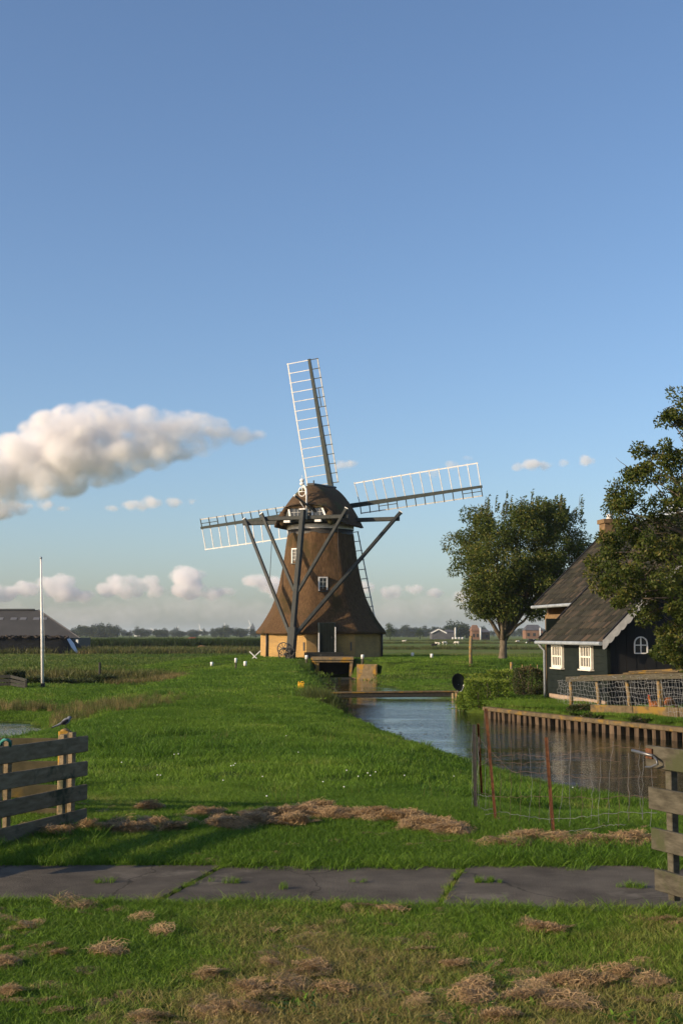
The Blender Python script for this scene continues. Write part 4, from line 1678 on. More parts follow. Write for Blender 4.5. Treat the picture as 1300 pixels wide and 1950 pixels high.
hn = 'hens in the chicken pen'
pz = lambda px, py, Y: P(px, py, Y)
q = P(1247, 1357, 35.0)
make_hen((q.x, q.y, q.z - .02), R(200), False, 'rust-brown hen facing left behind the pen post', hn)
q = P(1270, 1350, 35.6)
make_hen((q.x, q.y, q.z - .02), R(20), True, 'brown hen further right in the pen with lowered head', hn)

# bird on the fence post is added with the fence
# ------------------------------------------------------------------ beam bridge, dish, posts, jerrycan
bridge = empty('beam_bridge', (P(605, 1320, 52.3).x, 52.3, .2), 'long mossy timber beam laid across the canal', 'footbridge')
b0, b1 = P(600, 1322, 52.3), P(868, 1319, 52.3)
MB().bar(b0 + Vector((0, 0, .06)), b1 + Vector((0, 0, .06)), .5, .05, UZ).build('plank', M['lichen_wood'], bridge)
MB().bar(b0 + Vector((0, -.12, -.06)), b1 + Vector((0, -.12, -.06)), .16, .18, UZ, .02).build('beam', M['dark_wood'], bridge)
MB().bar(b0 + Vector((0, .14, -.06)), b1 + Vector((0, .14, -.06)), .16, .18, UZ, .02).build('beam', M['dark_wood'], bridge)
q = P(869, 1348, 50.5)
MB().tube([(q.x, 52.0, -.5), (q.x, 52.0, b1.z)], .07, 8).build('post', M['lichen_post'], bridge)

dish = empty('satellite_dish', (P(873, 1340, 46).x, 46, .1), 'dark grey satellite dish on a pole at the canal edge', 'satellite dish')
dcen = P(873, 1299, 46)
dn = Vector((.34, -.9, .28)).normalized()
du = dn.cross(Vector((0, 0, 1))).normalized()
dv = du.cross(dn)
vs, fs = [], []
for i in range(7):
    rr = i / 6
    for k in range(28):
        a = 2 * math.pi * k / 28
        vs.append(dcen + du * (.27 * rr * math.cos(a)) + dv * (.33 * rr * math.sin(a)) + dn * (.06 * rr * rr - .06))
fs = [(i * 28 + k, i * 28 + (k + 1) % 28, (i + 1) * 28 + (k + 1) % 28, (i + 1) * 28 + k) for i in range(6) for k in range(28)]
nv_ = len(vs)
vs2 = [v - dn * .012 for v in vs]
fs2 = [tuple(nv_ + j for j in f[::-1]) for f in fs] + [(6 * 28 + k, 6 * 28 + (k + 1) % 28, nv_ + 6 * 28 + (k + 1) % 28, nv_ + 6 * 28 + k) for k in range(28)]
MB().add(vs + vs2, fs + fs2, True).build('bowl', M['house_paint'], dish, fix=False)
MB().tube([dcen - dn * .07 - dv * .05, dcen - dn * .16 - dv * .15, Vector((dcen.x + .06, dcen.y + .14, -.2))], [.03, .03, .03], 7).build('pole', M['gutter'], dish)
arm = [dcen - dv * .33, dcen - dv * .36 + dn * .12, dcen - dv * .22 + dn * .38]
MB().tube(arm, .012, 6).build('feed_arm', M['gutter'], dish)
MB().tube([arm[-1] - dn * .02, arm[-1] + dn * .05 + dv * .02], .035, 8).build('feed_horn', M['white'], dish)
q = P(869, 1346, 45.9)
wp = empty('water_post', (q.x, q.y, 0), 'slim wooden post standing in the water under the dish', 'post')
MB().tube([(q.x, q.y, -.5), (q.x, q.y, .55)], .05, 8).build('shaft', M['lichen_post'], wp)
MB().box((q.x, q.y, .56), (.13, .13, .04)).build('cap', M['lichen_post'], wp)

jc = empty('jerrycan', P(573.5, 1319, 46), 'bright yellow plastic jerrycan on the dike beside the canal', 'jerrycan')
jb = GT(573.5, 1318) + Vector((0, 0, .02))
jc.location = jb
WORLD_LOC[jc.name] = Vector(jb)
mb = MB()
mb.box(jb + Vector((0, 0, .16)), (.30, .25, .20), (UZ, Vector((1, 0, 0)), Vector((0, 1, 0))), .035)
mb.prism([jb + Vector((-.125, -.09, .31)), jb + Vector((.125, -.09, .31)), jb + Vector((.125, .09, .31)), jb + Vector((-.125, .09, .31))], (0, 0, .025))
mb.build('body', M['yellow'], jc)
MB().tube([jb + Vector((-.09, 0, .33)), jb + Vector((-.09, 0, .385))], .03, 8).build('cap', M['yellow'], jc)
MB().tube([jb + Vector((-.03, 0, .33)), jb + Vector((0, 0, .385)), jb + Vector((.08, 0, .385)), jb + Vector((.11, 0, .33))], .016, 6).build('handle', M['yellow'], jc)

# white topped marker posts
wpost = [((403.5, 1271), .10, 7, 'white-topped marker post leftmost on the mound slope', .16), ((449, 1276), .07, 19, 'tall thin marker post with white top left of the mill', .13), ((467, 1272), .10, 9, 'stubby white marker post nearest the white cross', .2),
         ((583.5, 1262), .09, 11, 'white-topped marker post just left of the culvert', .17), ((690, 1262), .10, 12, 'white-topped marker post right of the culvert', .2), ((785, 1252), .10, 6, 'white-topped marker post on the right ridge of the mound', .18), ((821.5, 1254), .09, 5, 'pale marker post farthest right on the mound', .14)]
for (px, py), hw, hpx, lb, capw in wpost:
    hw *= .72
    g_ = GT(px, py)
    if g_.y > 90: g_ = P(px, py, 80); 
    hh = max(.18, hpx / F * g_.y)
    o = empty('marker_post', g_, lb, 'marker post', 'white-topped marker posts around the mill')
    MB().tube([g_ - UZ * .2, g_ + UZ * (hh - .12)], hw, 8).build('shaft', M['grey_wood'], o)
    MB().tube([g_ + UZ * (hh - .14), g_ + UZ * (hh + .08), g_ + UZ * (hh + .1)], [hw + .02, hw + .02, hw], 8).build('cap', M['white'], o)

xc = P(485, 1250, 79)
xs_ = empty('white_cross', (xc.x, xc.y, hz(xc.x, xc.y)), 'small white crossed wooden bars standing left of the mill', 'cross')
MB().bar(xc + Vector((-.32, 0, .30)), xc + Vector((.24, 0, -.24)), .06, .08, Vector((0, 1, 0))).build('bar', M['white'], xs_)
MB().bar(xc + Vector((.34, .07, .34)), xc + Vector((-.26, .07, -.24)), .06, .08, Vector((0, 1, 0))).build('bar', M['white'], xs_)
MB().tube([xc + Vector((0, .12, .05)), Vector((xc.x, xc.y + .12, xs_.location.z - .2))], .05, 6).build('post', M['dark_wood'], xs_)

fp = empty('flagpole', (0, 0, 0), 'tall bare white flagpole standing on the left dike', 'flagpole')
g_ = P(82, 1312, 54)
g_.z = hz(g_.x, g_.y)
fp.location = g_
WORLD_LOC[fp.name] = g_.copy()
top = P(78.5, 1064, 54)
MB().tube([g_ - UZ * .2, g_.lerp(top, .5), top], [.065, .055, .035], 12).build('shaft', M['white'], fp)
MB().ball(top + UZ * .03, (.055, .055, .06), 10, 8).build('finial', M['gutter'], fp)
MB().tube([g_ - UZ * .1, g_ + UZ * .25], .09, 10).build('foot', M['dark_wood'], fp)
MB().tube([top + Vector((.05, -.03, -.1)), g_ + Vector((.08, -.05, 1.2))], .005, 4).build('halyard', M['white'], fp)

# tall weathered post right of the mill
q = P(896, 1284, 72)
tp = empty('field_post', (q.x, q.y, hz(q.x, q.y)), 'tall weathered wooden post left of the round tree', 'post')
MB().tube([(q.x, q.y, hz(q.x, q.y) - .3), (q.x - .01, q.y, P(896, 1240, 72).z), (q.x + .02, q.y, P(896, 1212, 72).z)], [.10, .09, .085], 8).build('shaft', M['lichen_post'], tp)
MB().tube([(q.x + .02, q.y, P(896, 1212, 72).z), (q.x + .02, q.y, P(896, 1212, 72).z + .03)], [.085, .06], 8).build('top', M['grey_wood'], tp)
# little fence posts below the tree
ps = [(972.5, 1278, 17, .08), (993, 1276, 10, .03), (1009, 1277, 12, .03), (1022, 1276, 10, .03)]
lbs = ['short wooden fence post just right of the tree trunk', 'thin fence stake second right of the tree trunk', 'thin fence stake third right of the tree trunk', 'thin fence stake nearest the house corner behind hedge']
for (px, py, hp, w_), lb in zip(ps, lbs):
    q = P(px, py, 70)
    z0 = hz(q.x, q.y)
    MB().tube([(q.x, q.y, z0 - .2), (q.x + .02, q.y, q.z + hp / F * 70)], w_, 7).build('fence_stake', M['lichen_post'], origin=(q.x, q.y, z0))
    o = bpy.context.scene.objects[-1] if False else None
for o, lb in zip([x for x in COL.objects if x.name.startswith('fence_stake')], lbs):
    tag(o, lb, 'fence post', 'stakes of the field fence')

# ------------------------------------------------------------------ trees, hedges, bushes
rl = np.random.default_rng(31)


def leaf_quads(pts, dirs, ln, wd, tint):
    """diamond leaves: pts base points, dirs unit directions"""
    N = len(pts)
    ref = rl.normal(size=(N, 3))
    side = np.cross(dirs, ref)
    side /= np.linalg.norm(side, axis=1, keepdims=True) + 1e-9
    nrm = np.cross(dirs, side)
    ln = np.broadcast_to(ln, (N,))[:, None]
    wd = np.broadcast_to(wd, (N,))[:, None]
    a = pts
    c = pts + dirs * ln + nrm * ln * .12
    m_ = pts + dirs * ln * .45
    b_ = m_ + side * wd * .5 + nrm * wd * .15
    d = m_ - side * wd * .5 + nrm * wd * .15
    V = np.stack([a, b_, c, d], 1).reshape(-1, 3)
    Fc = np.arange(4 * N).reshape(N, 4)
    return V, Fc, np.repeat(tint, 4)


def unit(v):
    return v / (np.linalg.norm(v, axis=-1, keepdims=True) + 1e-9)


def rand_ball(n_):
    v = unit(rl.normal(size=(n_, 3)))
    return v * (rl.random((n_, 1)) ** (1 / 3))


def make_crown(name, clusters, per, ln, wd, mat, parent, droop=-.3, outw=.6, tint0=.45, tvar=.25, wind=(0, 0, 0)):
    """clusters: (centre, radius vec, centre-of-tree) -> leaves spread through every cluster volume"""
    Ps, Ds, Ts = [], [], []
    for (c, r_, org) in clusters:
        n_ = int(per * max(.3, (r_[0] * r_[1] * r_[2]) ** (2 / 3) / .5))
        q = rand_ball(n_)
        q = unit(q) * (np.linalg.norm(q, axis=1, keepdims=True) ** .7)
        p = np.array(c) + q * np.array(r_)
        d = unit(q * outw + rl.normal(size=(n_, 3)) * .7 + np.array((0, 0, droop)) + np.array(wind))
        Ps.append(p)
        Ds.append(d)
        t0 = tint0 + rl.normal(0, tvar * .6)
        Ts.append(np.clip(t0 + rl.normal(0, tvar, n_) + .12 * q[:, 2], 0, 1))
    Ps, Ds, Ts = np.concatenate(Ps), np.concatenate(Ds), np.concatenate(Ts)
    V, Fc, T = leaf_quads(Ps, Ds, ln * (.6 + .8 * rl.random(len(Ps))), wd * (.7 + .6 * rl.random(len(Ps))), Ts)
    me = np_mesh(name, V, Fc, False, {'tint': ('FLOAT', T)})
    return link(name, me, mat, parent)


def limb(mb, a, b_, r0, r1, rng, bend=.12, n_=7, seg=7):
    a, b_ = Vector(a), Vector(b_)
    L = (b_ - a).length
    o1 = Vector((rng.uniform(-1, 1), rng.uniform(-1, 1), rng.uniform(-.3, .6))) * L * bend
    pts = []
    for k in range(n_ + 1):
        t = k / n_
        p = a.lerp(b_, t) + o1 * math.sin(math.pi * t) + Vector((rng.uniform(-1, 1), rng.uniform(-1, 1), rng.uniform(-1, 1))) * L * .012
        pts.append(p)
    mb.tube(pts, [r0 + (r1 - r0) * (k / n_) ** .8 for k in range(n_ + 1)], seg)
    return pts


# --- round tree behind the hedge
TY = 76.0
tb = P(957, 1278, TY)
tb.z = hz(tb.x, tb.y)
tree = empty('round_tree', tb, 'round-crowned leafy tree with forked trunk left of the house', 'tree')
rt = random.Random(8)
cen = P(988, 1066, TY)
trunk = MB()
fork = P(958, 1216, TY)
trunk.tube([tb - UZ * .3, tb + UZ * .12, tb.lerp(fork, .4), tb.lerp(fork, .75), fork + UZ * .15], [.36, .27, .22, .21, .20], 12)
trunk.build('trunk', M['bark'], tree)
heads = [(905, 1120, 0), (925, 1075, -1.2), (885, 1090, 1), (945, 1030, .6), (990, 1040, -1), (1010, 1080, 1.5), (1045, 1060, -.4), (1075, 1090, .6), (1025, 1020, .2), (965, 1110, 2.0), (1090, 1060, -1.6), (940, 1130, -2.0), (1040, 1120, -1.8)]
lm = MB()
tips = []
for px, py, dy in heads:
    e = P(px, py, TY + dy)
    p_ = limb(lm, fork + Vector((rt.uniform(-.1, .1), rt.uniform(-.1, .1), rt.uniform(-.1, .2))), e, rt.uniform(.10, .17), .035, rt, .10, 8)
    for k in range(5):
        s_ = p_[rt.randint(3, 8)]
        t_ = s_ + Vector((rt.uniform(-1.6, 1.6), rt.uniform(-1.4, 1.4), rt.uniform(.3, 1.9)))
        q_ = limb(lm, s_, t_, .035, .012, rt, .1, 4, 5)
        tips.append(t_)
lm.build('branches', M['bark'], tree)
cl = []
ru = 3.15
cpy = [958, 970, 1000, 1040, 1080, 1120, 1150, 1180, 1196]
chw = [80, 110, 135, 146, 141, 122, 96, 52, 30]
ccx = [1003, 1001, 1000, 993, 980, 974, 970, 963, 960]
while len(cl) < 300:
    py = rl.uniform(964, 1180)
    hw = float(np.interp(py, cpy, chw))
    if rl.random() > hw / 146: continue
    a = rl.uniform(0, 2 * math.pi)
    q = math.sqrt(rl.uniform(.12, 1)) * (1 - .16 * rl.random())
    lob = .90 + .12 * math.sin(3 * a + py * .03) + .06 * math.sin(7 * a + py * .07)
    px = float(np.interp(py, cpy, ccx)) + (hw + 2) * q * lob * math.cos(a)
    dy = (hw + 2) * q * lob * math.sin(a) / F * TY * .92
    if abs(px - 955) < 9 and py < 1010: continue
    r_ = rl.uniform(.34, .78)
    cl.append((np.array(P(px, py, TY + dy)), np.array((r_, r_, r_ * .9)), cen))
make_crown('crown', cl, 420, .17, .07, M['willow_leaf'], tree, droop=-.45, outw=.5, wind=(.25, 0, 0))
# shoots standing out of the top, blown to the right
Ps, Ds, Ts = [], [], []
sh = MB()
for k in range(46):
    a = rl.uniform(-.84, .84)
    x_ = P(1000, 1000, TY).x + a * 4.2
    y_ = cen.y + rl.uniform(-1, 1) * 2.5
    zt_ = P(0, 1000 - 34 * math.sqrt(max(0, 1 - (a * .98) ** 2)) + 18 * rl.random(), TY).z
    hgt = rl.uniform(.5, 1.15)
    b_ = Vector((x_, y_, zt_))
    pts = [b_ + Vector((.10 * t * t + .05 * math.sin(k), 0, hgt * t)) for t in np.linspace(0, 1, 6)]
    sh.tube(pts, [.012] * 5 + [.004], 4)
    for j in range(26):
        t = rl.random()
        Ps.append(np.array(b_ + Vector((.10 * t * t, 0, hgt * t))))
        Ds.append(unit(np.array((.75 + rl.normal(0, .4), rl.normal(0, .6), .35 + rl.normal(0, .4)))))
        Ts.append(np.clip(rl.normal(.4, .25), 0, 1))
sh.build('shoots', M['bark'], tree)
V, Fc, T = leaf_quads(np.array(Ps), np.array(Ds), .19, .07, np.array(Ts))
link('shoot_leaves', np_mesh('shoot_leaves', V, Fc, False, {'tint': ('FLOAT', T)}), M['willow_leaf'], tree)

# --- tree at the right edge, hanging over the gable
RY = 33.0
rbase = P(1440, 1380, RY)
rbase.z = hz(rbase.x, rbase.y)
tree2 = empty('garden_tree', rbase, 'broad dark tree at the right edge hanging over the house gable', 'tree')
rt = random.Random(12)
tk = MB()
tf = Vector((rbase.x - .2, RY, 3.4))
tk.tube([rbase - UZ * .3, rbase + UZ * .2, rbase.lerp(tf, .5), tf], [.36, .28, .22, .2], 12)
tk.build('trunk', M['bark'], tree2)
blobs = [(1292, 772, 24, 0), (1276, 800, 16, .3), (1300, 820, 28, .5), (1262, 868, 26, -.5), (1222, 862, 18, .2), (1295, 880, 36, .4), (1205, 900, 22, -.3), (1240, 915, 36, .6), (1290, 930, 44, -.5), (1180, 938, 22, .3), (1200, 960, 30, -.6), (1160, 962, 12, .1), (1250, 975, 34, .4), (1300, 985, 40, .8), (1205, 1003, 30, -.2),
         (1160, 1052, 32, -.3), (1195, 1048, 40, .3), (1240, 1040, 46, -.8), (1290, 1050, 52, .2), (1140, 1080, 22, .1), (1175, 1095, 36, -.7), (1225, 1095, 48, .2), (1275, 1110, 50, -1.0), (1160, 1130, 26, .2), (1200, 1140, 34, -.4), (1245, 1130, 40, .5), (1300, 1150, 50, -.3),
         (1280, 1185, 34, .2), (1300, 1215, 44, -.6), (1262, 1215, 16, .3), (1285, 1250, 32, .1), (1310, 1265, 34, -.5), (1235, 1165, 18, 0), (1265, 1240, 16, -.2),
         (1350, 760, 40, .3), (1380, 830, 60, -.4), (1360, 920, 70, .3), (1400, 1000, 80, -.5), (1370, 1080, 80, .6), (1380, 1170, 70, -.2), (1450, 880, 80, 0), (1480, 1000, 90, .3), (1470, 1120, 90, -.6), (1540, 960, 80, .2), (1540, 1080, 80, .1), (1430, 760, 60, .2), (1400, 690, 50, 0), (1350, 1240, 50, .2)]
bm_ = MB()
cl = []
for px, py, r_, dy in blobs:
    c = P(px, py, RY + dy * 1.6)
    rr = r_ / F * RY
    if px % 3 or r_ > 30:
        p_ = limb(bm_, tf + Vector((0, 0, rt.uniform(-.4, 1.2))), c, rt.uniform(.05, .09), .012, rt, .14, 7, 6)
        for k in range(5):
            s_ = p_[rt.randint(4, 7)]
            limb(bm_, s_, s_ + Vector((rt.uniform(-.6, .6), rt.uniform(-.5, .5), rt.uniform(-.3, .5))), .014, .004, rt, .15, 4, 4)
    for k in range(max(2, int(r_ / 5))):
        v = rand_ball(1)[0] * rr * 1.05
        cr = rl.uniform(.16, .30)
        cl.append((np.array(c) + v * np.array((1, 1.3, 1)), np.array((cr, cr, cr * .8)), c))
bm_.build('branches', M['bark'], tree2)
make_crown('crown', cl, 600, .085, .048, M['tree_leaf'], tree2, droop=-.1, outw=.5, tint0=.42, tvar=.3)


# --- hedges, bushes: leaf shells over shaped volumes
def leafy(name, boxes, n_, ln, wd, mat, label, cat, org, tint0=.45, stems=None, group=None, round_=.0):
    o = empty(name, org, label, cat, group)
    Ps, Ds, Ts = [], [], []
    tot = sum(b_[1][0] * b_[1][1] * b_[1][2] for b_ in boxes) ** 1
    for c, s_ in boxes:
        k = int(n_ * (s_[0] * s_[1] * s_[2]) / tot)
        q = rl.random((k, 3)) * 2 - 1
        ax_ = rl.integers(0, 3, k)
        e = rl.random(k) < .8
        q[np.arange(k)[e], ax_[e]] = np.sign(q[np.arange(k)[e], ax_[e]]) * (.86 + .16 * rl.random(e.sum()))
        if round_:
            L_ = np.linalg.norm(q, axis=1, keepdims=True)
            q = q * (1 - round_) + round_ * q / np.maximum(L_, .3) * np.minimum(L_, 1.0)
        lump = .06 * np.sin(q[:, [0]] * 7 + 1) + .05 * np.sin(q[:, [1]] * 5 + q[:, [2]] * 6)
        p = np.array(c) + q * (1 + lump) * np.array(s_) / 2
        Ps.append(p)
        Ds.append(unit(q * .8 + rl.normal(size=(k, 3)) * .6 + np.array((0, 0, .25))))
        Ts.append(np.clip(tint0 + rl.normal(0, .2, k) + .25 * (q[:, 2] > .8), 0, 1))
    V, Fc, T = leaf_quads(np.concatenate(Ps), np.concatenate(Ds), ln * (.6 + .8 * rl.random(sum(map(len, Ps)))), wd, np.concatenate(Ts))
    link('foliage', np_mesh('foliage', V, Fc, False, {'tint': ('FLOAT', T)}), mat, o)
    st = MB()
    rr = random.Random(len(name))
    for c, s_ in boxes:
        for k in range(7):
            x_, y_ = c[0] + rr.uniform(-.4, .4) * s_[0], c[1] + rr.uniform(-.4, .4) * s_[1]
            st.tube([(x_, y_, c[2] - s_[2] * .62), (x_ + rr.uniform(-.1, .1), y_, c[2]), (x_ + rr.uniform(-.2, .2), y_ + rr.uniform(-.2, .2), c[2] + s_[2] * .4)], [.03, .02, .008], 5)
    st.build('stems', M['bark'], o)
    return o


def span(px0, px1, py0, py1, Y, depth):
    a, b_ = P(px0, py1, Y), P(px1, py0, Y)
    return ((a.x + b_.x) / 2, Y + depth / 2, (a.z + b_.z) / 2), (b_.x - a.x, depth, b_.z - a.z)


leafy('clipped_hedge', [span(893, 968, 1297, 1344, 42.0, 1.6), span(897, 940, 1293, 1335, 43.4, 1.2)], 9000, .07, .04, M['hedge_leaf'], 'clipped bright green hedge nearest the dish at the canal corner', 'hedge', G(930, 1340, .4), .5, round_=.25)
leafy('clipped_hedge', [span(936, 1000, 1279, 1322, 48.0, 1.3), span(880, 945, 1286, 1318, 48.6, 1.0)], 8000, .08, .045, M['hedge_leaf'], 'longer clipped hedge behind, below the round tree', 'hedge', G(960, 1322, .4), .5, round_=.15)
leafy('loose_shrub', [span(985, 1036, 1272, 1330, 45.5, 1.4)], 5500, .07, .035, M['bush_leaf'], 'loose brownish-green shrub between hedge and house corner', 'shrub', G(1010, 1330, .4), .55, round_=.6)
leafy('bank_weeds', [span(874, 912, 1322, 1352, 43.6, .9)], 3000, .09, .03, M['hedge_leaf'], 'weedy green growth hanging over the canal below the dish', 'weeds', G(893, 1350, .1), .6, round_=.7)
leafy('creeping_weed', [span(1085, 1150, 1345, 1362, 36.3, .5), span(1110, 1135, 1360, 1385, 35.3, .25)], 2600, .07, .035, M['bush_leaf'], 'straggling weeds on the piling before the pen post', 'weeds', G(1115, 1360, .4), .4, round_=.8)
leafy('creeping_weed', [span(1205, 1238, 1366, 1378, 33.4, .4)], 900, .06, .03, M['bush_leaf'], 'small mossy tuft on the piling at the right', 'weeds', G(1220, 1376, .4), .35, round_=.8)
# bushes by the left ditch
for i, (a, b_, c, d, Y, lb) in enumerate(((178, 214, 1288, 1313, 60.5, 'dark rounded bush at the right end of the ditch row'), (130, 180, 1297, 1313, 60, 'low dark bush second from right along the ditch'), (86, 132, 1295, 1313, 59.5, 'low dark bush just right of the flagpole'), (45, 78, 1292, 1313, 59, 'low dark bush between flagpole and plank fence'), (8, 34, 1280, 1300, 60, 'dark bush showing above the plank fence'))):
    leafy('ditch_bush', [span(a, b_, c, d + 6, Y, 1.6)], 2600, .13, .05, M['bush_leaf'], lb, 'bush', G(a, d, .3), .25, group='bushes along the ditch', round_=.6)

# ------------------------------------------------------------------ left plank fence far, gate near, wire fence, right gate
ff = empty('plank_fence', P(0, 1312, 56), 'dark plank fence by the ditch at the left edge', 'fence')
for k, (py_l, py_r) in enumerate(((1288, 1288), (1296, 1296), (1304, 1303))):
    MB().bar(P(-40, py_l, 56.0), P(21, py_r, 56.0), .04, .13).build('plank', M['dark_wood'], ff)
    MB().bar(P(21, py_r, 56.05), P(52, py_r + 8 - k * 1.5, 53.2), .04, .12).build('plank', M['dark_wood'], ff)
for px, Y, t_ in ((20.5, 56.1, 1286), (-12, 56.1, 1286), (50, 53.3, 1294)):
    a = P(px, t_, Y)
    MB().tube([(a.x, a.y, hz(a.x, a.y) - .2), a], .06, 7).build('post', M['dark_wood'], ff)


def plank_gate(name, A, B, rails, w, thick, mat, stiles, label, z0, nn):
    """A,B ground points along the gate; rails = (z of centre at A, at B, height)"""
    o = empty(name, A, label, 'gate')
    d = (B - A).normalized()
    for (za, zb, h) in rails:
        MB().bar(Vector((A.x, A.y, za)), Vector((B.x, B.y, zb)), thick, h, UZ, .006).build('plank', mat, o)
    for (u, w_, zt, zb_, off) in stiles:
        p = A.lerp(B, u) + nn * off
        MB().bar(Vector((p.x, p.y, zb_)), Vector((p.x, p.y, zt)), .045, w_, d, .005).build('stile', mat, o)
    return o


# near gate at left: dark shaded face towards the camera
A = P(163, 1560, 10.9)
B0 = P(0, 1600, 9.8)
dg = Vector((B0.x - A.x, B0.y - A.y, 0)).normalized()
LG = 2.9
B = A + dg * LG
nn = Vector((dg.y, -dg.x, 0))
if nn.y > 0: nn = -nn           # towards camera
rails = []
kx = (B0 - A).length
for pt_, pb_, qt, qb in ((1401, 1431, 1423, 1455), (1449, 1477, 1473, 1506), (1493, 1522, 1526, 1558), (1539, 1566, 1577, 1610)):
    za = (P(163, pt_, A.y).z + P(163, pb_, A.y).z) / 2
    zb = (P(0, qt, B0.y).z + P(0, qb, B0.y).z) / 2
    h = P(163, pt_, A.y).z - P(163, pb_, A.y).z
    rails.append((za, za + (zb - za) * LG / math.hypot(B0.x - A.x, B0.y - A.y), h))
g1 = plank_gate('plank_gate', A, B, rails, .13, .028, M['gate_wood'],
                [(.055, .055, P(150, 1392, A.y).z, P(150, 1562, A.y).z, -.04), (.10, .05, P(140, 1394, A.y).z, P(140, 1562, A.y).z, -.04), (.36, .05, P(20, 1410, 9.9).z, .98, -.04), (.40, .05, P(10, 1411, 9.8).z, .98, -.04), (.9, .08, 1.75, .95, -.04)],
                'dark weathered plank gate standing open at the left edge', 1.0, nn)
# twine on the gate
mb = MB()
tw = [P(2, 1418, 9.75), P(4, 1412, 9.72), P(9, 1408.5, 9.7), P(15, 1408.5, 9.7), P(19, 1412, 9.75), P(20, 1420, 9.8)]
mb.tube(tw, .012, 6)
tag(mb.build('twine', M['rope'], origin=P(10, 1415, 9.7)), 'teal twine looped over the top of the left gate', 'twine')
# lichen post behind the gate with its rails going left
fpst = empty('rail_fence', P(122, 1560, 11.35), 'old rail fence with lichen-yellow post behind the left gate', 'fence')
pY = 11.35
a, b_ = P(112, 1392, pY), P(133, 1570, pY)
cxp = P(122.5, 1480, pY).x
wpost_ = P(133, 1480, pY).x - P(112, 1480, pY).x
zt_ = P(122, 1392, pY).z
mb = MB()
mb.box((cxp, pY, (zt_ + .75) / 2), (zt_ - .75, wpost_, .11), (UZ, Vector((1, 0, 0)), Vector((0, 1, 0))), .012)
mb.ball((cxp, pY, zt_ - .005), (wpost_ * .46, .05, .028), 10, 6)
mb.build('post', M['lichen_post'], fpst)
for pt_, pb_ in ((1406, 1428), (1450, 1474), (1495, 1520), (1540, 1560)):
    z_ = (P(60, pt_, pY).z + P(60, pb_, pY).z) / 2
    h = P(60, pt_, pY).z - P(60, pb_, pY).z
    MB().bar(Vector((cxp - wpost_ / 2 + .02, pY + .02, z_)), Vector((cxp - 2.6, pY + .35, z_ - .02)), .03, h, UZ, .005).build('rail', M['dim_rail'], fpst)
for dx in (-1.25, -2.5):
    MB().box((cxp + dx, pY + .26, (zt_ + .7) / 2), (zt_ - .7, .09, .09), (UZ, Vector((1, 0, 0)), Vector((0, 1, 0))), .01).build('post', M['lichen_post'], fpst)

# bird on that post
bb = Vector((cxp + .005, pY, zt_ + .022))
bird = empty('bird', bb, 'small grey bird perched on the lichen-covered fence post', 'bird')
L = frame(bb, R(20))
bax = (L(1, 0, 0) - bb, L(0, 1, 0) - bb, UZ)
mb = MB()
tl_ = Vector((.5, 0, .62)).normalized()
bt = (bax[0] * .86 + UZ * .5).normalized()
bn = bax[1]
mb.ball(L(0, 0, .062), (.042, .025, .027), 12, 9, (bt, bn, bt.cross(bn)))
mb.ball(L(.032, 0, .092), (.019, .017, .017), 10, 8, bax)
mb.tube([L(.015, 0, .072), L(.03, 0, .09)], [.022, .016], 8)
mb.tube([L(-.03, 0, .05), L(-.075, 0, .028), L(-.115, 0, .012)], [.013, .009, .006], 7)
body_obj('body', mb, M['bird'], .0045, bird)
mb = MB()
mb.tube([L(.048, 0, .092), L(.062, 0, .090)], [.004, .0008], 6)
mb.build('beak', M['bird_dark'], bird)
for s in (-1, 1):
    w_ = MB()
    w_.ball(L(-.012, s * .022, .058), (.04, .006, .016), 10, 6, (bt, bn, bt.cross(bn)))
    w_.build('wing', M['bird_dark'], bird)
    w_ = MB()
    w_.ball(L(.042, s * .013, .096), .0032, 6, 5)
    w_.build('eye', M['bird_dark'], bird)
    w_ = MB()
    w_.tube([L(.0, s * .01, .045), L(.004, s * .01, .0)], .0018, 5)
    for k in (-1, 0, 1): w_.tube([L(.004, s * .01, .001), L(.02, s * .01 + k * .006, .001)], .0015, 4)
    w_.build('leg', M['bird_dark'], bird)
mb = MB()
mb.bar(L(-.075, 0, .03), L(-.125, 0, .008), .014, .004, UZ)
mb.build('tail', M['bird_dark'], bird)

# right gate, sunlit face
A = P(1247, 1700, 7.84)
A2 = P(1300, 1713, 7.60)
A.z = 1.0
dg = Vector((A2.x - A.x, A2.y - A.y, 0)).normalized()
LG = 2.6
B = A + dg * LG
B.z = 1.0
LA = math.hypot(A2.x - A.x, A2.y - A.y)
nn = Vector((dg.y, -dg.x, 0))
if nn.x > 0: nn = -nn
rails = []
for pt_, pb_, qt, qb in ((1420, 1462, 1428, 1472), (1499, 1541, 1509, 1553), (1576, 1617, 1590, 1632), (1653, 1694, 1670, 1712)):
    za = (P(1240, pt_, A.y).z + P(1240, pb_, A.y).z) / 2
    h = P(1240, pt_, A.y).z - P(1240, pb_, A.y).z
    rails.append((za, za, h))
g2 = empty('plank_gate', A, 'pale weathered plank gate with steel latch at the right edge', 'gate')
offs = (0.0, .015, .03, .05)
for k, (za, zb, h) in enumerate(rails):
    st_ = A + dg * (-.045 + offs[k] * 1.2)
    MB().bar(Vector((st_.x, st_.y, za)), Vector((B.x, B.y, zb)), .03, h, UZ, .004).build('plank', M['grey_wood'], g2)
for u, w_ in ((.12, .055), (1.3, .08), (2.5, .08)):
    p = A + dg * u - nn * .045
    MB().bar(Vector((p.x, p.y, 1.03)), Vector((p.x, p.y, rails[0][0] - .02)), .05, w_, dg, .004).build('stile', M['grey_wood'], g2)
p0, p1 = A + dg * .22 - nn * .05, A + dg * 1.25 - nn * .05
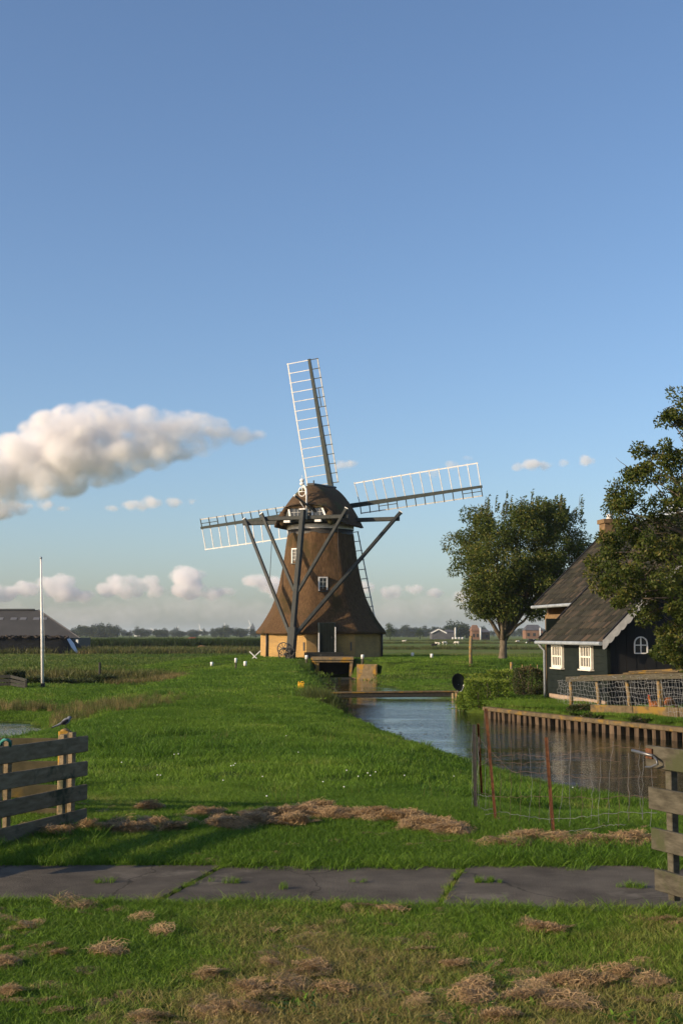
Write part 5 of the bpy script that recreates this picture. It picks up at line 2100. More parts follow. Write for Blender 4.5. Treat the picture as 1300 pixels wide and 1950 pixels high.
MB().bar(Vector((p0.x, p0.y, 1.08)), Vector((p1.x, p1.y, rails[0][0])), .04, .09, dg.cross(UZ), .004).build('diagonal_brace', M['grey_wood'], g2)
# latch
lc = Vector((A.x, A.y, rails[0][0] - .01)) + nn * .03
lt = MB()
lt.tube([lc - dg * .16 + UZ * .035, lc + dg * .05 + UZ * .02], .010, 8)
lt.build('latch_bolt', M['steel'], g2)
lt = MB()
lt.tube([lc + dg * .05 + UZ * .02, lc + dg * .12 + nn * .03 + UZ * .005, lc + dg * .13 + nn * .03 - UZ * .02, lc + dg * .06 + nn * .03 - UZ * .045, lc - dg * .0 + nn * .02 - UZ * .05], .007, 7)
lt.build('latch_handle', M['steel'], g2)
MB().box(lc + dg * .0 + UZ * .03 - nn * .01, (.06, .015, .06), (dg, nn, UZ)).build('latch_plate', M['rust'], g2)

# wire stock fence: rusty stakes and netting
wf = empty('wire_fence', P(1040, 1590, 10.5), 'sagging stock wire fence on rusty leaning stakes', 'fence')


def stake(p_top, p_bot, w_, mat):
    mb = MB()
    d = (p_top - p_bot).normalized()
    s1 = d.cross(Vector((0, 1, 0))).normalized()
    s2 = s1.cross(d)
    b0 = p_bot - d * .25
    # angle-iron section: two thin flanges
    mb.bar(b0 + s1 * w_ / 2, p_top + s1 * w_ / 2, .006, w_, s1)
    mb.bar(b0 - s2 * w_ / 2, p_top - s2 * w_ / 2, .006, w_, s2)
    return mb.build('stake', mat, wf)


ga = lambda px, py: GT(px, py)
sA, sB, sC = ga(907, 1546), ga(945, 1566), ga(1055, 1592)
stake(P(904.5, 1380, sA.y), sA, .028, M['dark_metal'])
stake(P(911, 1378, sA.y + .25), ga(918, 1520), .018, M['rust'])
stake(P(926, 1349, sB.y), sB, .02, M['rust'])
stake(P(1041, 1404, sC.y), sC, .022, M['rust'])


def wires(pts, rad, mat, name='wire', n_=14, seed=1, jit=.008):
    g_ = random.Random(seed)
    out = []
    for a, b_ in zip(pts[:-1], pts[1:]):
        for k in range(n_):
            out.append(a.lerp(b_, k / n_) + Vector((g_.uniform(-1, 1), g_.uniform(-1, 1), g_.uniform(-1, 1))) * jit)
    out.append(pts[-1])
    mb = MB()
    mb.tube(out, rad, 4, False)
    return mb.build(name, mat, wf, fix=False)


yA, yB, yC = sA.y, sB.y, sC.y
yE = 9.3
# horizontal strands, top to bottom: photo pixels with depth
W = 0.0016
strands = [([(898, 1430, yA), (907, 1455, yA), (935, 1442, yB), (985, 1436, (yB + yC) / 2), (1045, 1443, yC), (1100, 1430, 10.2), (1170, 1420, 9.8), (1245, 1429, yE)], M['rusty_wire'], 1),
           ([(897, 1450, yA), (910, 1458, yA), (935, 1448, yB), (990, 1455, 10.9), (1046, 1448, yC), (1110, 1442, 10.2), (1180, 1450, 9.8)], M['rusty_wire'], 2),
           ([(900, 1395, yA), (912, 1406, yA), (930, 1430, yB), (975, 1470, 10.9), (1048, 1472, yC), (1120, 1482, 10.2), (1250, 1480, yE)], M['rusty_wire'], 3),
           ([(898, 1498, yA), (915, 1510, yA), (936, 1516, yB), (985, 1518, 10.9), (1050, 1515, yC), (1130, 1521, 10.1), (1195, 1516, 9.7), (1250, 1517, yE)], M['rusty_wire'], 4),
           ([(899, 1500, yA), (908, 1512, yA), (922, 1516, yA - .1), (935, 1515, yB)], M['wire'], 5),
           ([(900, 1520, yA), (912, 1538, yA), (925, 1543, yB + .2), (940, 1540, yB)], M['wire'], 6),
           ([(903, 1540, yA), (918, 1550, yA), (935, 1560, yB + .1), (950, 1572, yB), (965, 1576, yB), (1000, 1578, 10.8), (1050, 1586, yC), (1110, 1580, 10.2), (1160, 1571, 9.9), (1190, 1570, 9.7)], M['wire'], 7),
           ([(925, 1550, yB), (955, 1546, yB), (1000, 1555, 10.8), (1050, 1560, yC), (1110, 1556, 10.2), (1180, 1546, 9.8), (1250, 1548, yE)], M['wire'], 8),
           ([(933, 1570, yB), (945, 1585, yB - .1), (960, 1594, yB - .2), (985, 1598, 10.7)], M['wire'], 9),
           ([(900, 1397, yA), (911, 1407, yA)], M['wire'], 10),
           ([(1130, 1376, 30), (1110, 1398, 31), (1070, 1412, 31), (1030, 1412, 31)], M['wire'], 11)]
for pl_, mt, sd in strands[:-1]:
    wires([P(x, y, Y) for x, y, Y in pl_], W, mt, 'wire', 8, sd)
# uprights of the netting
gg = random.Random(4)
for px in list(range(900, 935, 7)) + list(range(952, 1250, 19)):
    if px < 935: Y = yA - .1
    elif px < 1050: Y = yB + (yC - yB) * (px - 935) / 115
    else: Y = yC + (yE - yC) * (px - 1050) / 200
    top = 1400 + gg.uniform(-12, 20) if px < 935 else 1432 + gg.uniform(-25, 12)
    bot = 1545 if px < 935 else 1560 + gg.uniform(0, 18)
    mid = (top + bot) / 2
    wires([P(px + gg.uniform(-4, 4), top, Y), P(px + gg.uniform(-5, 5), mid, Y), P(px + gg.uniform(-4, 4), bot, Y)], .0013, M['wire'] if gg.random() < .45 else M['rusty_wire'], 'wire', 5, px)
for px in (1196, 1223):
    wires([P(px + 1, 1434, 9.4), P(px - 1, 1480, 9.4), P(px, 1560, 9.5)], .0016, M['wire'], 'wire', 5, px)

# ------------------------------------------------------------------ dry mown grass, reeds, floating leaves, daisies
straw_v = [straw_clump('straw', 190, .11, .035, rngp, .0026, .04, .10) for k in range(5)]
pts, rot, S, T, ix = [], [], [], [], []
for hx, hy, hr in hay_xy:
    hr *= .8 if hy > 8.9 else .62
    n_ = int(3 + (400 if hy < 8.9 else 2600) * hr * hr)
    for k in range(min(n_, 110)):
        a = rngp.uniform(0, 6.283)
        q = abs(rngp.gauss(0, .62)) * hr
        x, y = hx + q * math.cos(a) * 1.5, hy + q * math.sin(a) * .8
        y0, y1 = path_edges(x)
        if y0 - .05 < y < y1 + .02: continue
        heap = max(0, 1 - (q / hr) ** 2)
        lift = min(.022, hr * .15) * heap * (.3 + .7 * rngp.random())
        pts.append((x, y, 1.0 + .012 + lift) if y < 10 else (x, y, hz(x, y) + .032 + lift))
        rot.append((rngp.uniform(-.35, .35), rngp.uniform(-.35, .35), rngp.uniform(0, 6.28)))
        s_ = rngp.uniform(.4, 1.0) * (1.35 if hy > 8.9 else 1)
        S.append((s_, s_ * rngp.uniform(.6, 1), s_ * rngp.uniform(.4, .9)))
        T.append(min(1, max(0, rngp.gauss(.4, .25))))
        ix.append(rngp.randint(0, 4))
# thin dry stalks strewn through the foreground lawn
for k in range(1500):
    y = math.sqrt(rngp.uniform(4.5 ** 2, 12.5 ** 2))
    x = rngp.uniform(-1, 1) * (.28 * y + .4)
    y0, y1 = path_edges(x)
    if y0 - .05 < y < y1 + .02: continue
    pts.append((x, y, float('nan')))
    rot.append((rngp.uniform(-.3, .3), rngp.uniform(-.3, .3), rngp.uniform(0, 6.28)))
    s_ = rngp.uniform(.4, .8)
    S.append((s_, s_, s_ * .5))
    T.append(rngp.uniform(.1, .9))
    ix.append(rngp.randint(0, 4))
hk = lambda x, y: np.where(hay_field(x, y) > .1, fbm(x * 6, y * 4 + 13, 3) > np.where(y > 8.9, -.2, -.09), fbm(x * 1.3, y * 1.3 + 40, 4) > -.02)
scatter('dry_grass', pts, rot, S, T, ix, straw_v, M['straw'], 'brown dry mown grass lying in clumps on the lawn', hk)

# grass edges: tufts along the path, in slab joints, around posts
edge_v = [blade_tuft('edge_tuft', 36, .07, .06, .15, .005, rngp, .9) for k in range(4)]
pts, rot, S, T, ix = [], [], [], [], []


def put(x, y, s_, t_, z=None):
    pts.append((x, y, float('nan') if z is None else z))
    rot.append((0, 0, rngp.uniform(0, 6.28)))
    S.append((s_, s_, s_ * rngp.uniform(.7, 1.2)))
    T.append(t_)
    ix.append(rngp.randint(0, 3))


for k in range(1500):
    x = rngp.uniform(-3.4, 3.4)
    y0, y1 = path_edges(x)
    creep = max(0, .30 * float(vnoise(x * 3.1, 5)) - .11)
    if rngp.random() < .5: put(x, float(y1) + rngp.uniform(-creep, .10), rngp.uniform(.5, 1.1), rngp.uniform(.1, .6), .96)
    else: put(x, float(y0) - rngp.uniform(-creep * .8, .10), rngp.uniform(.4, .9), rngp.uniform(.2, .8), .975)
for jx_ in jx[2:8]:
    for k in range(60):
        u = rngp.random()
        y0, y1 = float(path_edges(jx_)[0]), float(path_edges(jx_)[1])
        if rngp.random() < (.35 if jx_ < 0 else .25): continue
        put(jx_ + .31 * u + rngp.gauss(0, .012), y0 + (y1 - y0) * u, rngp.uniform(.22, .5), rngp.uniform(.3, .9), .985)
for px, py, n_ in ((190, 1680, 5), (433, 1679, 5), (685, 1679, 3), (935, 1679, 14), (1207, 1688, 9), (540, 1690, 2)):
    q = G(px, py, 1.0)
    for k in range(n_): put(q.x + rngp.gauss(0, .05), q.y + rngp.gauss(0, .02), rngp.uniform(.25, .5), rngp.uniform(.2, .6), 1.0)
for k in range(160):        # darker longer strip along the wire fence and gates
    px = rngp.uniform(930, 1260)
    q = G(px, rngp.uniform(1612, 1645), 1.0)
    put(q.x, q.y, rngp.uniform(.7, 1.3), rngp.uniform(0, .3))
for k in range(140):
    q = G(rngp.uniform(-40, 190), rngp.uniform(1575, 1640), 1.0)
    put(q.x, q.y, rngp.uniform(.6, 1.2), rngp.uniform(0, .5))
scatter('edge_grass', pts, rot, S, T, ix, edge_v, M['grass'], 'grass tufts fringing the path and fences')

# dark tussocks on the dike pasture
tus_v = [blade_tuft('tussock', 150, .26, .08, .20, .008, rngp, .8) for k in range(4)]
pts, rot, S, T, ix = [], [], [], [], []
for k in range(4200):
    y = math.sqrt(rngp.uniform(14 ** 2, 70 ** 2))
    x = rngp.uniform(-1, 1) * .28 * y
    if x > 4 and y > 28: continue
    put(x, y, rngp.uniform(.6, 1.5), rngp.uniform(0, .25))
scatter('pasture_tussocks', pts, rot, S, T, ix, tus_v, M['grass'], 'darker grass tussocks scattered over the dike pasture', lambda x, y: ~blocked(x, y) & (fbm(x * .5 + 60, y * .35, 3) > .03))

# thin seed stalks and low broad-leaved weeds in the turf
stalk_v = [blade_tuft('stalk_patch', 9, .22, .14, .30, .004, rngp, .45, 0, 4) for k in range(4)]
pts, rot, S, T, ix = [], [], [], [], []
for k in range(900):
    y = math.sqrt(rngp.uniform(9 ** 2, 42 ** 2))
    put(rngp.uniform(-1, 1) * .28 * y, y, rngp.uniform(.5, 1.0), rngp.uniform(.4, 1))
scatter('seed_stalks', pts, rot, S, T, ix, stalk_v, M['reed'], 'thin pale seed stalks standing in the grass', lambda x, y: ~blocked(x, y) & (fbm(x * .4 + 21, y * .4, 3) > .0))
weed_v = [blade_tuft('weed_patch', 26, .10, .03, .07, .022, rngp, 1.6, 0, 3) for k in range(4)]
pts, rot, S, T, ix = [], [], [], [], []
for k in range(1500):
    y = math.sqrt(rngp.uniform(4.6 ** 2, 26 ** 2))
    put(rngp.uniform(-1, 1) * (.28 * y + .3), y, rngp.uniform(.6, 1.5), rngp.uniform(.0, .5))
scatter('turf_weeds', pts, rot, S, T, ix, weed_v, M['grass'], 'low broad-leaved weeds growing in the turf', lambda x, y: ~blocked(x, y) & (fbm(x * .9 + 50, y * .9, 3) > .03))

# reeds round the pond and on the near canal bank
reed_v = [blade_tuft('reed_patch', 60, .25, .30, .62, .009, rngp, .35, 0, 4) for k in range(4)]
pts, rot, S, T, ix = [], [], [], [], []
rx_, ry_ = rn.uniform(-14, -4.8, 5200), rn.uniform(31.5, 49, 5200)
rd_ = poly_sd(POND, rx_, ry_)
rk = (rd_ > .05) & (rd_ < 6) & (rn.random(5200) < np.exp(-np.maximum(0, rd_) / 2.2)) & ((rx_ / ry_ > -.222) | (ry_ > 39.5)) & ~((ry_ < 34) & (rd_ > .8))
for x, y, d in zip(rx_[rk], ry_[rk], rd_[rk]):
    put(float(x), float(y), rngp.uniform(.35, .8) * (1 - .07 * d), min(1, max(0, rngp.gauss(.5, .25))))
for k in range(360):        # fringe along near bank of the canal
    u = rngp.random()
    i = rngp.randint(2, 7)
    (ax_, ay), (bx, by) = CANAL[i], CANAL[i + 1]
    x, y = ax_ + (bx - ax_) * u - rngp.uniform(-.05, .5), ay + (by - ay) * u - rngp.uniform(-.05, .4)
    w_ = 1.0 if 38 < y < 50 else .45
    if y > 52: continue
    put(x, y, rngp.uniform(.4, .8) * w_, rngp.uniform(0, .45))
for k in range(260):        # tall dark growth on the left bank corner below the jerrycan
    x, y = rngp.gauss(-.55, .22), rngp.uniform(40, 45.2)
    put(x, y, rngp.uniform(.7, 1.25), rngp.uniform(0, .25))
scatter('reeds', pts, rot, S, T, ix, reed_v, M['reed'], 'straw-coloured and green reeds along pond and canal edges', lambda x, y: ~in_any_water(x, y, -.05))

# field reeds and rough growth in the middle distance; tall crop behind
pts, rot, S, T, ix = [], [], [], [], []
rough_v = [blade_tuft('rough_patch', 90, 1.2, .4, .95, .06, rngp, .5, 0, 3) for k in range(4)]
for k in range(2600):
    x, y = rngp.uniform(-62, -8), rngp.uniform(150, 166)
    put(x, y, rngp.uniform(.6, 1.25), min(1, max(0, rngp.gauss(.3, .2))))
for k in range(900):
    x = rngp.uniform(-30, -9.5)
    y = rngp.gauss(67, 1.2)
    put(x, y, rngp.uniform(.4, .8), rngp.uniform(.1, .6))
for k in range(420):
    x, y = rngp.uniform(-11, -8), rngp.uniform(60.3, 67)
    put(x, y, rngp.uniform(.25, .5), rngp.uniform(.4, 1))
for k in range(500):      # rough edge behind the mound on the right
    x = rngp.uniform(6, 30)
    y = 92 + rngp.gauss(0, 2) - .2 * x
    put(x, y, rngp.uniform(.3, .55), rngp.uniform(.0, .5))
for k in range(1600):      # ditch lines crossing the right-hand meadows
    y = rngp.choice((205, 330, 480))
    x = rngp.uniform(.02, .30) * y
    put(x, y + rngp.gauss(0, 1.2), rngp.uniform(.5, .9), rngp.uniform(0, .4))
scatter('rough_growth', pts, rot, S, T, ix, rough_v, M['reed'], 'rough reeds and weeds lining the field ditches', lambda x, y: ~blocked(x, y))
pts, rot, S, T, ix = [], [], [], [], []
crop_v = [blade_tuft('crop_patch', 60, 1.6, 1.5, 2.5, .10, rngp, .35, 0, 3) for k in range(4)]
for k in range(4200):
    x, y = rngp.uniform(-62, -6), rngp.uniform(236, 262)
    if k % 2: y = rngp.uniform(236, 240)
    put(x, y, rngp.uniform(.55, .78), rngp.uniform(0, .6))
scatter('maize_crop', pts, rot, S, T, ix, crop_v, M['crop'], 'tall dark green crop field behind the meadow at left')

# floating leaves and weed on the canal
mb = MB()
for k in range(420):
    if rngp.random() < .6:
        u = rngp.random()
        i = rngp.randint(4, 8)
        (ax_, ay), (bx, by) = CANAL[i], CANAL[i + 1]
        x, y = ax_ + (bx - ax_) * u + abs(rngp.gauss(0, .35)), ay + (by - ay) * u + abs(rngp.gauss(0, .35))
    else:
        x, y = rngp.uniform(1, 6.5), rngp.uniform(24, 40)
    if float(poly_sd(CANAL, np.array([x]), np.array([y]))[0]) > -.05: continue
    r_ = rngp.uniform(.015, .05)
    a0 = rngp.uniform(0, 6)
    mb.add([(x + r_ * math.cos(a0 + j * 1.257) * 1.5, y + r_ * math.sin(a0 + j * 1.257), .004 + rngp.uniform(0, .008)) for j in range(5)], [(0, 1, 2, 3, 4)])
M['float'] = worn('floating_leaf', (.05, .04, .02), (.12, .08, .04), 5, .7, bs=0)
tag(mb.build('floating_leaves', M['float'], fix=False), 'brown leaves and weed floating on the canal', None, None, 'stuff')
# daisies
mb = MB()
for px, py in ((318, 1428), (445, 1470), (660, 1480), (500, 1492), (508, 1532), (300, 1489), (306, 1489), (340, 1447), (232, 1464), (440, 1471), (160, 1489), (682, 1492), (700, 1485), (705, 1490), (545, 1410), (715, 1484), (615, 1503), (770, 1490), (655, 1513), (1090, 1510), (332, 1448), (425, 1500), (568, 1443)):
    q = GT(px, py)
    mb.ball(q + UZ * .08, (.009, .009, .007), 6, 4)
for px, py in ((448, 1466), (864, 1490)):
    q = GT(px, py)
    mb.ball(q + UZ * .08, (.008, .008, .006), 6, 4)
tag(mb.build('daisies', M['daisy'], fix=False), 'tiny white daisies dotted over the dike grass', None, None, 'stuff')

# ------------------------------------------------------------------ far background
# barn with hipped roof
BY = 178.0
barn = empty('barn', P(60, 1240, BY), 'long grey-roofed farm barn at the left behind the flagpole', 'barn')
rz = P(60, 1161.5, BY + 7).z
ezl = P(150, 1214.5, BY).z
xr_, xe = P(74, 1161.5, BY + 7).x, P(152, 1214.5, BY).x
xl_ = -95
x_t = P(66, 1161, BY + 7).x
MB().add([(xl_, BY, ezl), (xe, BY, ezl), (xr_, BY + 7, rz), (xl_, BY + 7, rz), (xl_, BY + 14, ezl), (xe - 11, BY + 14, ezl)], [(0, 1, 2, 3), (1, 5, 2), (3, 2, 5, 4), (0, 4, 5, 1)]).build('roof', M['barn_roof'], barn)
MB().bar((xl_, BY + 7, rz + .06), (xr_ - .6, BY + 7, rz + .06), .7, .22).build('ridge_cap', M['far_dark'], barn)
MB().box(((xl_ + xe - 1) / 2, BY + 7, ezl / 2), (xe - xl_ - 1.2, 13, ezl - .05)).build('wall', M['black_boards'], barn)
MB().box((xe - .42, BY + .45, ezl / 2 - .1), (.30, .3, ezl - .3)).build('white_corner', M['white'], barn)
MB().bar((xe + .05, BY - .05, ezl), (xr_, BY + 6.9, rz + .02), .1, .14).build('verge', M['far_grey'], barn)
for px in (5, 31, 49, 74, 88):
    a = P(px - 4, 1177, BY + 4.7)
    sl_ = Vector((0, 7, rz - ezl)).normalized()
    nn_ = Vector((0, -(rz - ezl), 7)).normalized()
    yy = BY + 4.7
    zz = ezl + (rz - ezl) * 4.7 / 7
    MB().box(Vector((a.x, yy, zz)) + nn_ * .03, (.9, .7, .04), (Vector((1, 0, 0)), sl_, nn_)).build('rooflight', M['rooflight'], barn)
# silage heap under black tarpaulin with tyres
HY = 150.0
heap = empty('silage_heap', P(60, 1246, HY), 'black tarpaulin-covered silage heap in front of the barn', 'silage heap')
ht = P(60, 1213.5, HY).z
xh0, xh1 = P(-60, 1240, HY).x, P(128, 1215, HY).x
nX, nY = 60, 14
V = []
for i in range(nX):
    x = xh0 + (xh1 - xh0 + 1.2) * i / (nX - 1)
    endf = sstep(xh1 + 1.2, xh1 - 1.4, x)
    for j in range(nY):
        t = j / (nY - 1)
        prof_ = min(1, 3.2 * t) * min(1, 3.2 * (1 - t))
        z = .1 + (ht - .1) * float(endf) ** .5 * prof_ ** .55 + .18 * float(fbm(np.array([x * .8]), np.array([t * 9.0]), 3)[0]) * prof_
        V.append((x, HY + 9 * t, max(z, .05)))
Fc = [(i * nY + j, (i + 1) * nY + j, (i + 1) * nY + j + 1, i * nY + j + 1) for i in range(nX - 1) for j in range(nY - 1)]
link('tarpaulin', np_mesh('tarpaulin', V, Fc, True), M['tarp'], heap)
for k in range(46):
    x = xh0 + (xh1 - xh0 - .6) * (k + rngp.uniform(-.3, .3)) / 45
    c = Vector((x, HY + rngp.uniform(1.6, 3.2), ht + rngp.uniform(-.08, .1)))
    mb = MB()
    mb.tube([c + Vector((.28 * math.cos(a), .28 * math.sin(a), .10 * math.sin(a + k))) for a in np.linspace(0, 2 * math.pi, 9)], .11, 5, False)
    mb.build('tyre', M['tyre'], heap)
wt = MB()
q = [P(128, 1217, HY - .2), P(133, 1215.5, HY + .3), P(141, 1225, HY + .2), P(149, 1243, HY - .1), P(145, 1243, HY - .4), P(136, 1232, HY - .4)]
wt.prism(q, (0, .12, .0))
wt.build('white_sheet', M['white_tarp'], heap)

# tree line on the horizon (reads as one mass), a few single trees in front of it
def far_tree_mesh(name, seed, h=9.0, w=7.0, n_=900, leaf=.75):
    g_ = np.random.default_rng(seed)
    k = 9
    cs = g_.normal(size=(k, 3)) * np.array((w * .25, w * .25, h * .16)) + np.array((0, 0, h * .58))
    P_, D_ = [], []
    for c in cs:
        v = unit(g_.normal(size=(n_ // k, 3))) * (g_.random((n_ // k, 1)) ** .5)
        P_.append(c + v * np.array((w * .28, w * .28, h * .24)))
        D_.append(unit(v + g_.normal(size=v.shape) * .6))
    P_, D_ = np.concatenate(P_), np.concatenate(D_)
    P_[:, 2] = np.maximum(P_[:, 2], .3)
    V, Fc, T = leaf_quads(P_, D_, leaf, leaf * .7, np.zeros(len(P_)))
    tr = MB().tube([(0, 0, -.3), (.1, 0, h * .3), (0, .1, h * .6)], [.3, .22, .1], 6)
    b_ = len(V)
    V = np.concatenate([V, np.array(tr.v)])
    quads = [f for f in tr.f if len(f) == 4]
    Fc = np.concatenate([Fc, np.array(quads) + b_])
    return np_mesh(name, V, Fc, False, {'shade': ('FLOAT', np.concatenate([np.repeat(g_.random(len(P_)), 4), np.zeros(len(tr.v))]))})


ft_v = [far_tree_mesh('wood_tree', 50 + k, n_=800) for k in range(5)]
pts, rot, S, T, ix = [], [], [], [], []


def hor(px0, px1, Y, n_, hlo, hhi):
    for k in range(n_):
        px = rngp.uniform(px0, px1)
        y = Y * rngp.uniform(.97, 1.06)
        x = (px - 650) / F * y
        f = rngp.uniform(hlo, hhi) / 9
        f *= .75 + .5 * float(vnoise(px * .03 + Y, 2))
        pts.append((x, y, -.4))
        rot.append((0, 0, rngp.uniform(0, 6.28)))
        S.append((f * rngp.uniform(1, 1.7), f * 1.2, f))
        T.append(rngp.random() * .6)
        ix.append(rngp.randint(0, 4))


hor(-200, 1500, 1700, 420, 5.5, 9)
hor(140, 500, 1050, 60, 4.5, 7.5)
hor(150, 215, 1000, 16, 8, 10)
hor(180, 240, 1000, 14, 9, 11)
hor(735, 880, 1150, 44, 6, 10)
hor(880, 1500, 1250, 60, 6, 10)
hor(845, 895, 760, 10, 6.5, 9.5)
hor(-300, 140, 1100, 40, 6, 10)
scatter('distant_wood', pts, rot, S, T, ix, ft_v, M['far_leaf'], 'dark line of distant woods along the horizon')

sm_v = leafmat('lone_leaf', (.025, .045, .015), (.045, .065, .022), None, .2)
M['lone_leaf'] = sm_v
for px, py0, py1, Y, lb in ((742, 1187, 1213, 520, 'lone round tree on the horizon just right of the mill'), (799, 1191, 1211, 640, 'lone tree on the horizon between mill and farm'), (217, 1203, 1210, 900, 'small tree on the skyline left of the white building')):
    b_ = P(px, py1, Y)
    b_.z = hz(b_.x, b_.y)
    h = (py1 - py0) / F * Y + .5
    me = far_tree_mesh('crown', px, h, h * .75, 800, h * .08)
    o = empty('field_tree', b_, lb, 'tree', 'single trees before the horizon wood')
    me.transform(Matrix.Translation(b_))
    a = me.attributes.new('tint', 'FLOAT', 'POINT')
    a.data.foreach_set('value', np.random.default_rng(px).random(len(me.vertices)).astype(np.float32))
    link('crown', me, M['lone_leaf'], o)
    MB().tube([b_ - UZ * .5, b_ + UZ * h * .5], [h * .03, h * .015], 6).build('trunk', M['bark'], o)


def far_house(name, px0, px1, py_base, py_eave, py_ridge, Y, wallm, roofm, label, cat, gable=False, depth=10.0, win=0):
    a, b_ = P(px0, py_base, Y), P(px1, py_base, Y)
    zg_, ze_, zr_ = 0.0, P(px0, py_eave, Y).z, P(px0, py_ridge, Y).z
    o = empty(name, (a.x, Y, .2), label, cat)
    MB().box(((a.x + b_.x) / 2, Y + depth / 2, ze_ / 2), (b_.x - a.x, depth, ze_)).build('wall', wallm, o)
    if gable:
        mx_ = (a.x + b_.x) / 2
        MB().prism([(a.x, Y, ze_), (b_.x, Y, ze_), (mx_, Y, zr_)], (0, depth, 0)).build('gable', wallm, o)
        mb = MB()
        for s, xe_ in ((-1, a.x), (1, b_.x)):
            mb.prism([(mx_, Y - .3, zr_ + .1), (xe_ + s * .5, Y - .3, ze_ - .1), (xe_ + s * .5, Y - .3, ze_ + .25), (mx_, Y - .3, zr_ + .5)], (0, depth + .6, 0))
        mb.build('roof', roofm, o)
        mb = MB()
        for s, xe_ in ((-1, a.x), (1, b_.x)):
            mb.bar((mx_, Y - .45, zr_ + .2), (xe_ + s * .5, Y - .45, ze_ + .05), .2, .55)
        mb.build('verge', M['white'], o)
    else:
        i_ = min((b_.x - a.x) * .18, depth * .4)
        MB().add([(a.x - .4, Y - .4, ze_), (b_.x + .4, Y - .4, ze_), (b_.x + .4, Y + depth + .4, ze_), (a.x - .4, Y + depth + .4, ze_), (a.x + i_, Y + depth / 2, zr_), (b_.x - i_, Y + depth / 2, zr_)], [(0, 1, 5, 4), (1, 2, 5), (2, 3, 4, 5), (3, 0, 4), (0, 3, 2, 1)]).build('roof', roofm, o)
    for k in range(win):
        xw = a.x + (b_.x - a.x) * (k + .5) / win
        MB().box((xw, Y - .05, ze_ * .5), ((b_.x - a.x) / win * .45, .1, ze_ * .35)).build('window', M['glass'], o)
    return o


far_house('farm_shed', 822, 848, 1211, 1206, 1199, 620, M['far_grey'], M['far_grey'], 'low grey farm shed with white-edged gable on the horizon', 'shed', True, 14)
far_house('farm_building', 846, 866, 1210, 1204, 1199, 640, M['far_grey'], M['far_grey'], 'long low dark farm building behind the grey shed', 'building', False, 14)
far_house('farm_house', 898, 912, 1210, 1201, 1190, 560, M['far_brick'], M['far_brick'], 'brown brick farmhouse left of the tree trunk', 'house', False, 9, 2)
far_house('farm_annex', 910, 932, 1210, 1204, 1198, 570, M['far_brick'], M['far_grey'], 'low brick annex beside the brown farmhouse', 'house', False, 8, 2)
far_house('farm_house', 1000, 1033, 1206, 1200, 1189.5, 700, M['far_brick'], M['far_grey'], 'grey-roofed farmhouse seen right of the tree trunk', 'house', False, 12, 3)
far_house('apartment_block', 256, 266, 1207, 1203, 1202.5, 1500, M['white'], M['far_grey'], 'pale flat-roofed block among the horizon trees', 'building', False, 12, 3)
far_house('red_roofed_house', 357, 372, 1219, 1216.5, 1213.5, 420, M['far_brick'], M['red_tile'], 'red-roofed house beyond the dark crop field', 'house', False, 8, 1)
for px, Y, lb in ((866.5, 615, 'white silo tower beside the grey farm shed'), (914.5, 555, 'pale chimney-like silo by the brown farmhouse'), (1028, 690, 'small white silo by the grey-roofed farmhouse')):
    b_ = P(px, 1210, Y)
    o = empty('silo', (b_.x, Y, .2), lb, 'silo', 'silos on the far farms')
    zt_ = P(px, 1196, Y).z
    MB().tube([(b_.x, Y, 0), (b_.x, Y, zt_)], .42, 10).build('tower', M['grey_white'], o)
    MB().ball((b_.x, Y, zt_), (.42, .42, .3), 10, 6).build('dome', M['grey_white'], o)
for k, (px, lb) in enumerate(((862, 'leftmost white wrapped bale by the farm'), (868, 'second white wrapped bale by the farm'), (874, 'third white wrapped bale by the farm'), (880, 'rightmost white wrapped bale by the farm'))):
    b_ = P(px, 1207, 600)
    o = empty('wrapped_bale', (b_.x, 600, .2), lb, 'bale', 'white wrapped bales by the far farm')
    MB().tube([(b_.x - .55, 600, .75), (b_.x - .5, 600, .75), (b_.x + .5, 600, .75), (b_.x + .55, 600, .75)], [.42, .5, .5, .42], 12).build('wrap', M['grey_white'], o)
    MB().tube([(b_.x - .2, 600, .75), (b_.x + .2, 600, .75)], .51, 12).build('band', M['grey_white'], o)
# brown heap in the field
q = P(385, 1236, 215)
me = MB().ball((q.x, q.y, .2), (.95, .7, .6), 14, 8).build('earth_heap', M['brown_earth'], origin=(q.x, q.y, .2))
tag(me, 'small orange-brown earth heap before the crop field', 'heap')
# church spires
for px, pt_, Y, w_, lb in ((337, 1192, 2300, 5.0, 'slim dark church spire among the turbines'), (481, 1185, 2300, 7.5, 'larger church tower with spire beside the mill')):
    b_ = P(px, 1208, Y)
    zt_ = P(px, pt_, Y).z
    o = empty('church_tower', (b_.x, Y, 0), lb, 'church', 'church towers on the horizon')
    hb = zt_ * .62
    MB().box((b_.x, Y, hb / 2), (w_, w_, hb)).build('tower', M['far_dark'], o)
    h_ = w_ * .5
    MB().add([(b_.x - h_, Y - h_, hb), (b_.x + h_, Y - h_, hb), (b_.x + h_, Y + h_, hb), (b_.x - h_, Y + h_, hb), (b_.x - h_ * .3, Y, hb + (zt_ - hb) * .55), (b_.x + h_ * .3, Y, hb + (zt_ - hb) * .55), (b_.x, Y, zt_)], [(0, 1, 5, 4), (2, 3, 4, 5), (1, 2, 5), (3, 0, 4), (4, 5, 6)]).build('spire', M['far_dark'], o)
